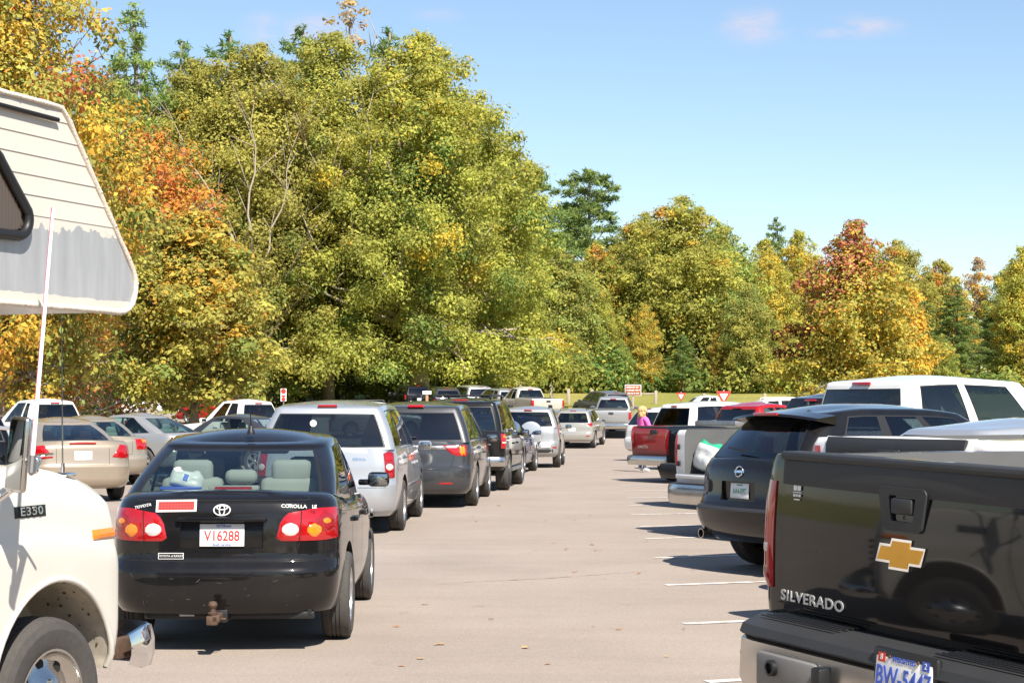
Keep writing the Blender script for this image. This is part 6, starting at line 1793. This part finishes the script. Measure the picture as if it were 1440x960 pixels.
mk = nt.nodes.new('ShaderNodeMath'); mk.operation = 'MULTIPLY'; mk.inputs[1].default_value = .8; nt.links.new(mm.outputs[0], mk.inputs[0])
mix = nt.nodes.new('ShaderNodeMix'); mix.data_type = 'RGBA'; mix.inputs[7].default_value = (5.0, 4.6, 5.2, 1)
nt.links.new(mk.outputs[0], mix.inputs[0]); nt.links.new(sky.outputs[0], mix.inputs[6]); nt.links.new(mix.outputs[2], bg.inputs['Color'])

sd = bpy.data.lights.new('sun', 'SUN'); sd.energy = 4.8; sd.angle = R(.5); sd.color = (1., .94, .84)
so = bpy.data.objects.new('sun', sd); C.objects.link(so)
to = Vector((math.sin(R(AZ))*math.cos(R(EL)), math.cos(R(AZ))*math.cos(R(EL)), math.sin(R(EL))))
so.rotation_euler = (-to).to_track_quat('-Z', 'Y').to_euler()
so.location = to*60

scene.view_settings.view_transform = 'Standard'; scene.view_settings.look = 'None'
scene.view_settings.exposure = 1.05; scene.view_settings.gamma = 1.; scene.view_settings.use_curve_mapping = False
scene.cycles.use_denoising = True
scene.cycles.max_bounces = 8; scene.cycles.transparent_max_bounces = 16
scene.cycles.caustics_reflective = False; scene.cycles.caustics_refractive = False
# ------------------------------------------------------------------ people
M_SKINP = pbr('skin', (.52, .33, .24), rough=.6)
def skinned(name, joints, bones, mats, parent=None, sub=2):
    me = bpy.data.meshes.new(name); me.from_pydata([j[0] for j in joints], bones, [])
    o = bpy.data.objects.new(name, me); C.objects.link(o)
    md = o.modifiers.new('s', 'SKIN'); md.use_smooth_shade = True
    for i, j in enumerate(joints):
        r = j[1] if isinstance(j[1], tuple) else (j[1], j[1])
        me.skin_vertices[0].data[i].radius = r
    me.skin_vertices[0].data[0].use_root = True
    s = o.modifiers.new('u', 'SUBSURF'); s.levels = sub; s.render_levels = sub
    out = bpy.data.meshes.new_from_object(o.evaluated_get(bpy.context.evaluated_depsgraph_get()))
    bpy.data.objects.remove(o)
    out.materials.clear()
    for m in mats: out.materials.append(m)
    shade(out, None)
    return out
def person(label, loc, rz, pose, top, trousers, hair, scale=1., dz=0., shoes=None):
    """faces +y in its own frame"""
    J, Bn = pose
    names = list(J); idx = {n: i for i, n in enumerate(names)}
    me = skinned('person', [J[n] for n in names], [(idx[a], idx[b]) for a, b in Bn], [M_SKINP, top, trousers, shoes or M_SIGNW])
    head = Vector(J['head'][0])
    zw = J['pelvis'][0][2] + .06; neck = J['neck'][0][2] - .005
    for p in me.polygons:
        c = p.center
        near = min(names, key=lambda n: (Vector(J[n][0]) - c).length)
        if near in ('head', 'crown', 'neck', 'wrist_l', 'wrist_r', 'hand_l', 'hand_r') or c.z > neck + .04: p.material_index = 0
        elif near.startswith(('ankle', 'toe')) and 'toe_l' in J: p.material_index = 3 if c.z < .10 else 2
        elif near.startswith(('pelvis', 'hip', 'knee', 'ankle')) and c.z < zw: p.material_index = 2
        else: p.material_index = 1
    o = link('person', me, None, loc, (0, 0, rz)); o.scale = (scale*1.12, scale*1.12, scale)
    tag(o, label, 'person')
    # face
    h = head; mb = MB()
    mb.sphere(h + Vector((0, .105, -.015)), .018, 0, 8, 6, (.7, 1.1, 1.3)); 
    for s in (-1, 1): mb.sphere(h + Vector((s*.085, .0, -.01)), .03, 0, 8, 6, (.4, .7, 1.1))
    mb.build('face', M_SKINP, o, 60)
    mb = MB()
    for s in (-1, 1): mb.sphere(h + Vector((s*.033, .090, .015)), .011, 0, 8, 6)
    mb.build('eye', M_TRIM, o, 60)
    mb = MB(); mb.box(h + Vector((0, .094, -.062)), (.045, .012, .010), bev=.004); mb.build('mouth', M_PRED, o, 60)
    mb = MB(); rn = random.Random(3)
    mb.sphere(h + Vector((0, -.022, .035)), .112, 0, 20, 14, (.93, 1., 1.02)); mb.sphere(h + Vector((0, -.06, -.06)), .09, 0, 16, 10, (1.1, .75, 1.1))
    for k in range(26):
        a = rn.uniform(2.6, 6.8); mb.sphere(h + Vector((.095*math.cos(a), -.015 + .085*math.sin(a), rn.uniform(-.14, .06))), rn.uniform(.025, .045), 0, 8, 6, (1, 1, 1.3))
    mb.v = [(x, y if y < .045 or z > h.z + .06 else y*.3, z) for x, y, z in mb.v]
    mb.build('hair', hair, o, 60)
    # hands: palm, four fingers and a thumb
    for s, w, hd in (('l', 'wrist_l', 'hand_l'), ('r', 'wrist_r', 'hand_r')):
        if hd not in J: continue
        a, b = Vector(J[w][0]), Vector(J[hd][0]); d = (b-a).normalized(); x = d.cross(Vector((0, 1, .2))).normalized(); n = x.cross(d)
        mb = MB()
        for k, (off, L) in enumerate(((-.030, .062), (-.010, .074), (.010, .070), (.028, .056))):
            p = b + x*off + d*.02; mb.tube([p, p + d*L*.5, p + d*L*.85 + n*.018, p + d*L + n*.034], [.0095, .009, .008, .006], 6)
        p = b - x*.036 - d*.03; mb.tube([p, p - x*.025 + d*.03, p - x*.028 + d*.055 + n*.012], [.011, .0105, .007], 6)
        mb.build('hand', M_SKINP, o, 60)
    return o
stand = (dict(pelvis=((0, 0, .92), (.15, .11)), waist=((0, 0, 1.06), (.135, .10)), chest=((0, .01, 1.24), (.155, .11)), shl=((0, 0, 1.36), (.10, .08)), neck=((0, .0, 1.44), .052), head=((0, .015, 1.545), (.078, .092)), crown=((0, .01, 1.62), (.060, .07)),
    shoulder_l=((-.17, 0, 1.355), .062), elbow_l=((-.25, .06, 1.10), .046), wrist_l=((-.20, .27, 1.02), .030), hand_l=((-.18, .34, 1.02), (.034, .018)),
    shoulder_r=((.17, 0, 1.355), .062), elbow_r=((.25, .06, 1.10), .046), wrist_r=((.20, .27, 1.02), .030), hand_r=((.18, .34, 1.02), (.034, .018)),
    hip_l=((-.09, 0, .84), .095), knee_l=((-.10, .02, .48), .062), ankle_l=((-.10, -.02, .09), .042), toe_l=((-.11, .12, .04), (.042, .034)),
    hip_r=((.09, 0, .84), .095), knee_r=((.10, .02, .48), .062), ankle_r=((.10, -.02, .09), .042), toe_r=((.11, .12, .04), (.042, .034))),
    [('pelvis', 'waist'), ('waist', 'chest'), ('chest', 'shl'), ('shl', 'neck'), ('neck', 'head'), ('head', 'crown'), ('shl', 'shoulder_l'), ('shoulder_l', 'elbow_l'), ('elbow_l', 'wrist_l'), ('wrist_l', 'hand_l'), ('shl', 'shoulder_r'), ('shoulder_r', 'elbow_r'), ('elbow_r', 'wrist_r'), ('wrist_r', 'hand_r'),
     ('pelvis', 'hip_l'), ('hip_l', 'knee_l'), ('knee_l', 'ankle_l'), ('ankle_l', 'toe_l'), ('pelvis', 'hip_r'), ('hip_r', 'knee_r'), ('knee_r', 'ankle_r'), ('ankle_r', 'toe_r')])
wp = at(904, 662, 45.5)
person('person in a pink top with blonde hair standing behind the dark red pickup', (wp.x, wp.y, .0), R(-65), stand, pbr('pink_cloth', (.78, .12, .42), rough=.8), pbr('jeans', (.06, .07, .12), rough=.85), pbr('blonde_hair', (.55, .33, .14), rough=.7, var=.25, vscale=30), 1.0)
# driver of the black sedan, seated, seen from behind through the rear window
sit = (dict(pelvis=((0, 0, .50), (.16, .12)), waist=((0, -.04, .64), (.15, .11)), chest=((0, -.08, .82), (.17, .12)), shl=((0, -.10, .95), (.11, .085)), neck=((0, -.09, 1.03), .058), head=((0, -.06, 1.15), (.085, .10)), crown=((0, -.06, 1.225), (.066, .078)),
    shoulder_l=((-.19, -.09, .94), .068), elbow_l=((-.26, .12, .74), .05), wrist_l=((-.17, .36, .84), .034), hand_l=((-.15, .42, .87), (.036, .02)),
    shoulder_r=((.19, -.09, .94), .068), elbow_r=((.26, .12, .74), .05), wrist_r=((.17, .36, .84), .034), hand_r=((.15, .42, .87), (.036, .02)),
    hip_l=((-.10, .08, .47), .10), knee_l=((-.14, .48, .58), .07), ankle_l=((-.14, .78, .28), .05), hip_r=((.10, .08, .47), .10), knee_r=((.14, .48, .58), .07), ankle_r=((.14, .78, .28), .05)), 
    [b for b in stand[1] if not b[1].startswith('toe')])
person('person with dark hair sitting at the wheel of the black sedan', (-1.97 - .36, 12.15 + 2.28, .145), 0, sit, pbr('dark_cloth', (.03, .03, .04), rough=.9), pbr('dark_trousers', (.04, .04, .05), rough=.9), pbr('dark_hair', (.012, .010, .009), rough=.6), 1.0)

# ------------------------------------------------------------------ loose things
def pillow(name, w, h, d, mats, matfn, seed, loc, rot):
    rn = random.Random(seed); mb = MB(); n, m = 14, 10
    for sgn in (1, -1):
        vs = []
        for j in range(m+1):
            for i in range(n+1):
                u, v = 2*i/n-1, 2*j/m-1
                e = max(0, (1-u**4)*(1-v**4))**.6
                vs.append((u*w/2*(1-.06*v*v), sgn*d/2*e*(1 + .25*mnoise.noise(Vector((u*2.3, v*2.3, sgn*3+seed)))), v*h/2*(1-.05*u*u) + .02*math.sin(u*5+seed)*(v > .9)))
        o = len(mb.v); mb.v += vs
        for j in range(m):
            for i in range(n):
                f = [o+j*(n+1)+i, o+j*(n+1)+i+1, o+(j+1)*(n+1)+i+1, o+(j+1)*(n+1)+i]
                mb.f.append(f if sgn < 0 else f[::-1]); mb.m.append(matfn(2*(i+.5)/n-1, 2*(j+.5)/m-1))
    return mb.build(name, mats, None, 60, loc, rot)
M_BAG = pbr('bag_plastic', (.62, .62, .60), rough=.35, bump=.5, bscale=14)
M_BAGG = pbr('bag_green', (.03, .38, .20), rough=.35)
Mw = wopen.root.matrix_basis if False else Matrix.Translation(wopen.root.location) @ wopen.root.rotation_euler.to_matrix().to_4x4()
p = Mw @ Vector((.34, .40, .80 + .20))
b = pillow('plastic_bag', .70, .40, .26, [M_BAG, M_BAGG], lambda u, v: 1 if v > .72 or (abs(u + .70) < .08 and v > -.2) else 0, 3, p, (R(12), R(-10), R(90-61) + R(90)))
tag(b, 'white plastic bag with green bands in the open bed of the white pickup', 'bag')
Mc = Matrix.Translation(corolla.root.location) @ corolla.root.rotation_euler.to_matrix().to_4x4()
p = Mc @ Vector((.80, .36, 1.155))
b = pillow('paper_bag', .24, .14, .09, [M_BAG, M_PBLUE], lambda u, v: 1 if abs(u) < .2 and abs(v) < .35 else 0, 5, p, (R(-25), R(12), 0))
tag(b, 'crumpled white bag with a blue print on the rear shelf of the black sedan', 'bag')
mb = MB(); mb.box((0, 0, 0), (.30, .17, .018), bev=.006)
tag(mb.build('folder', M_PBLUE, None, 40, Mc @ Vector((.80, .40, 1.098)), (0, 0, .2)), 'blue folder lying under the white bag on the rear shelf', 'folder')
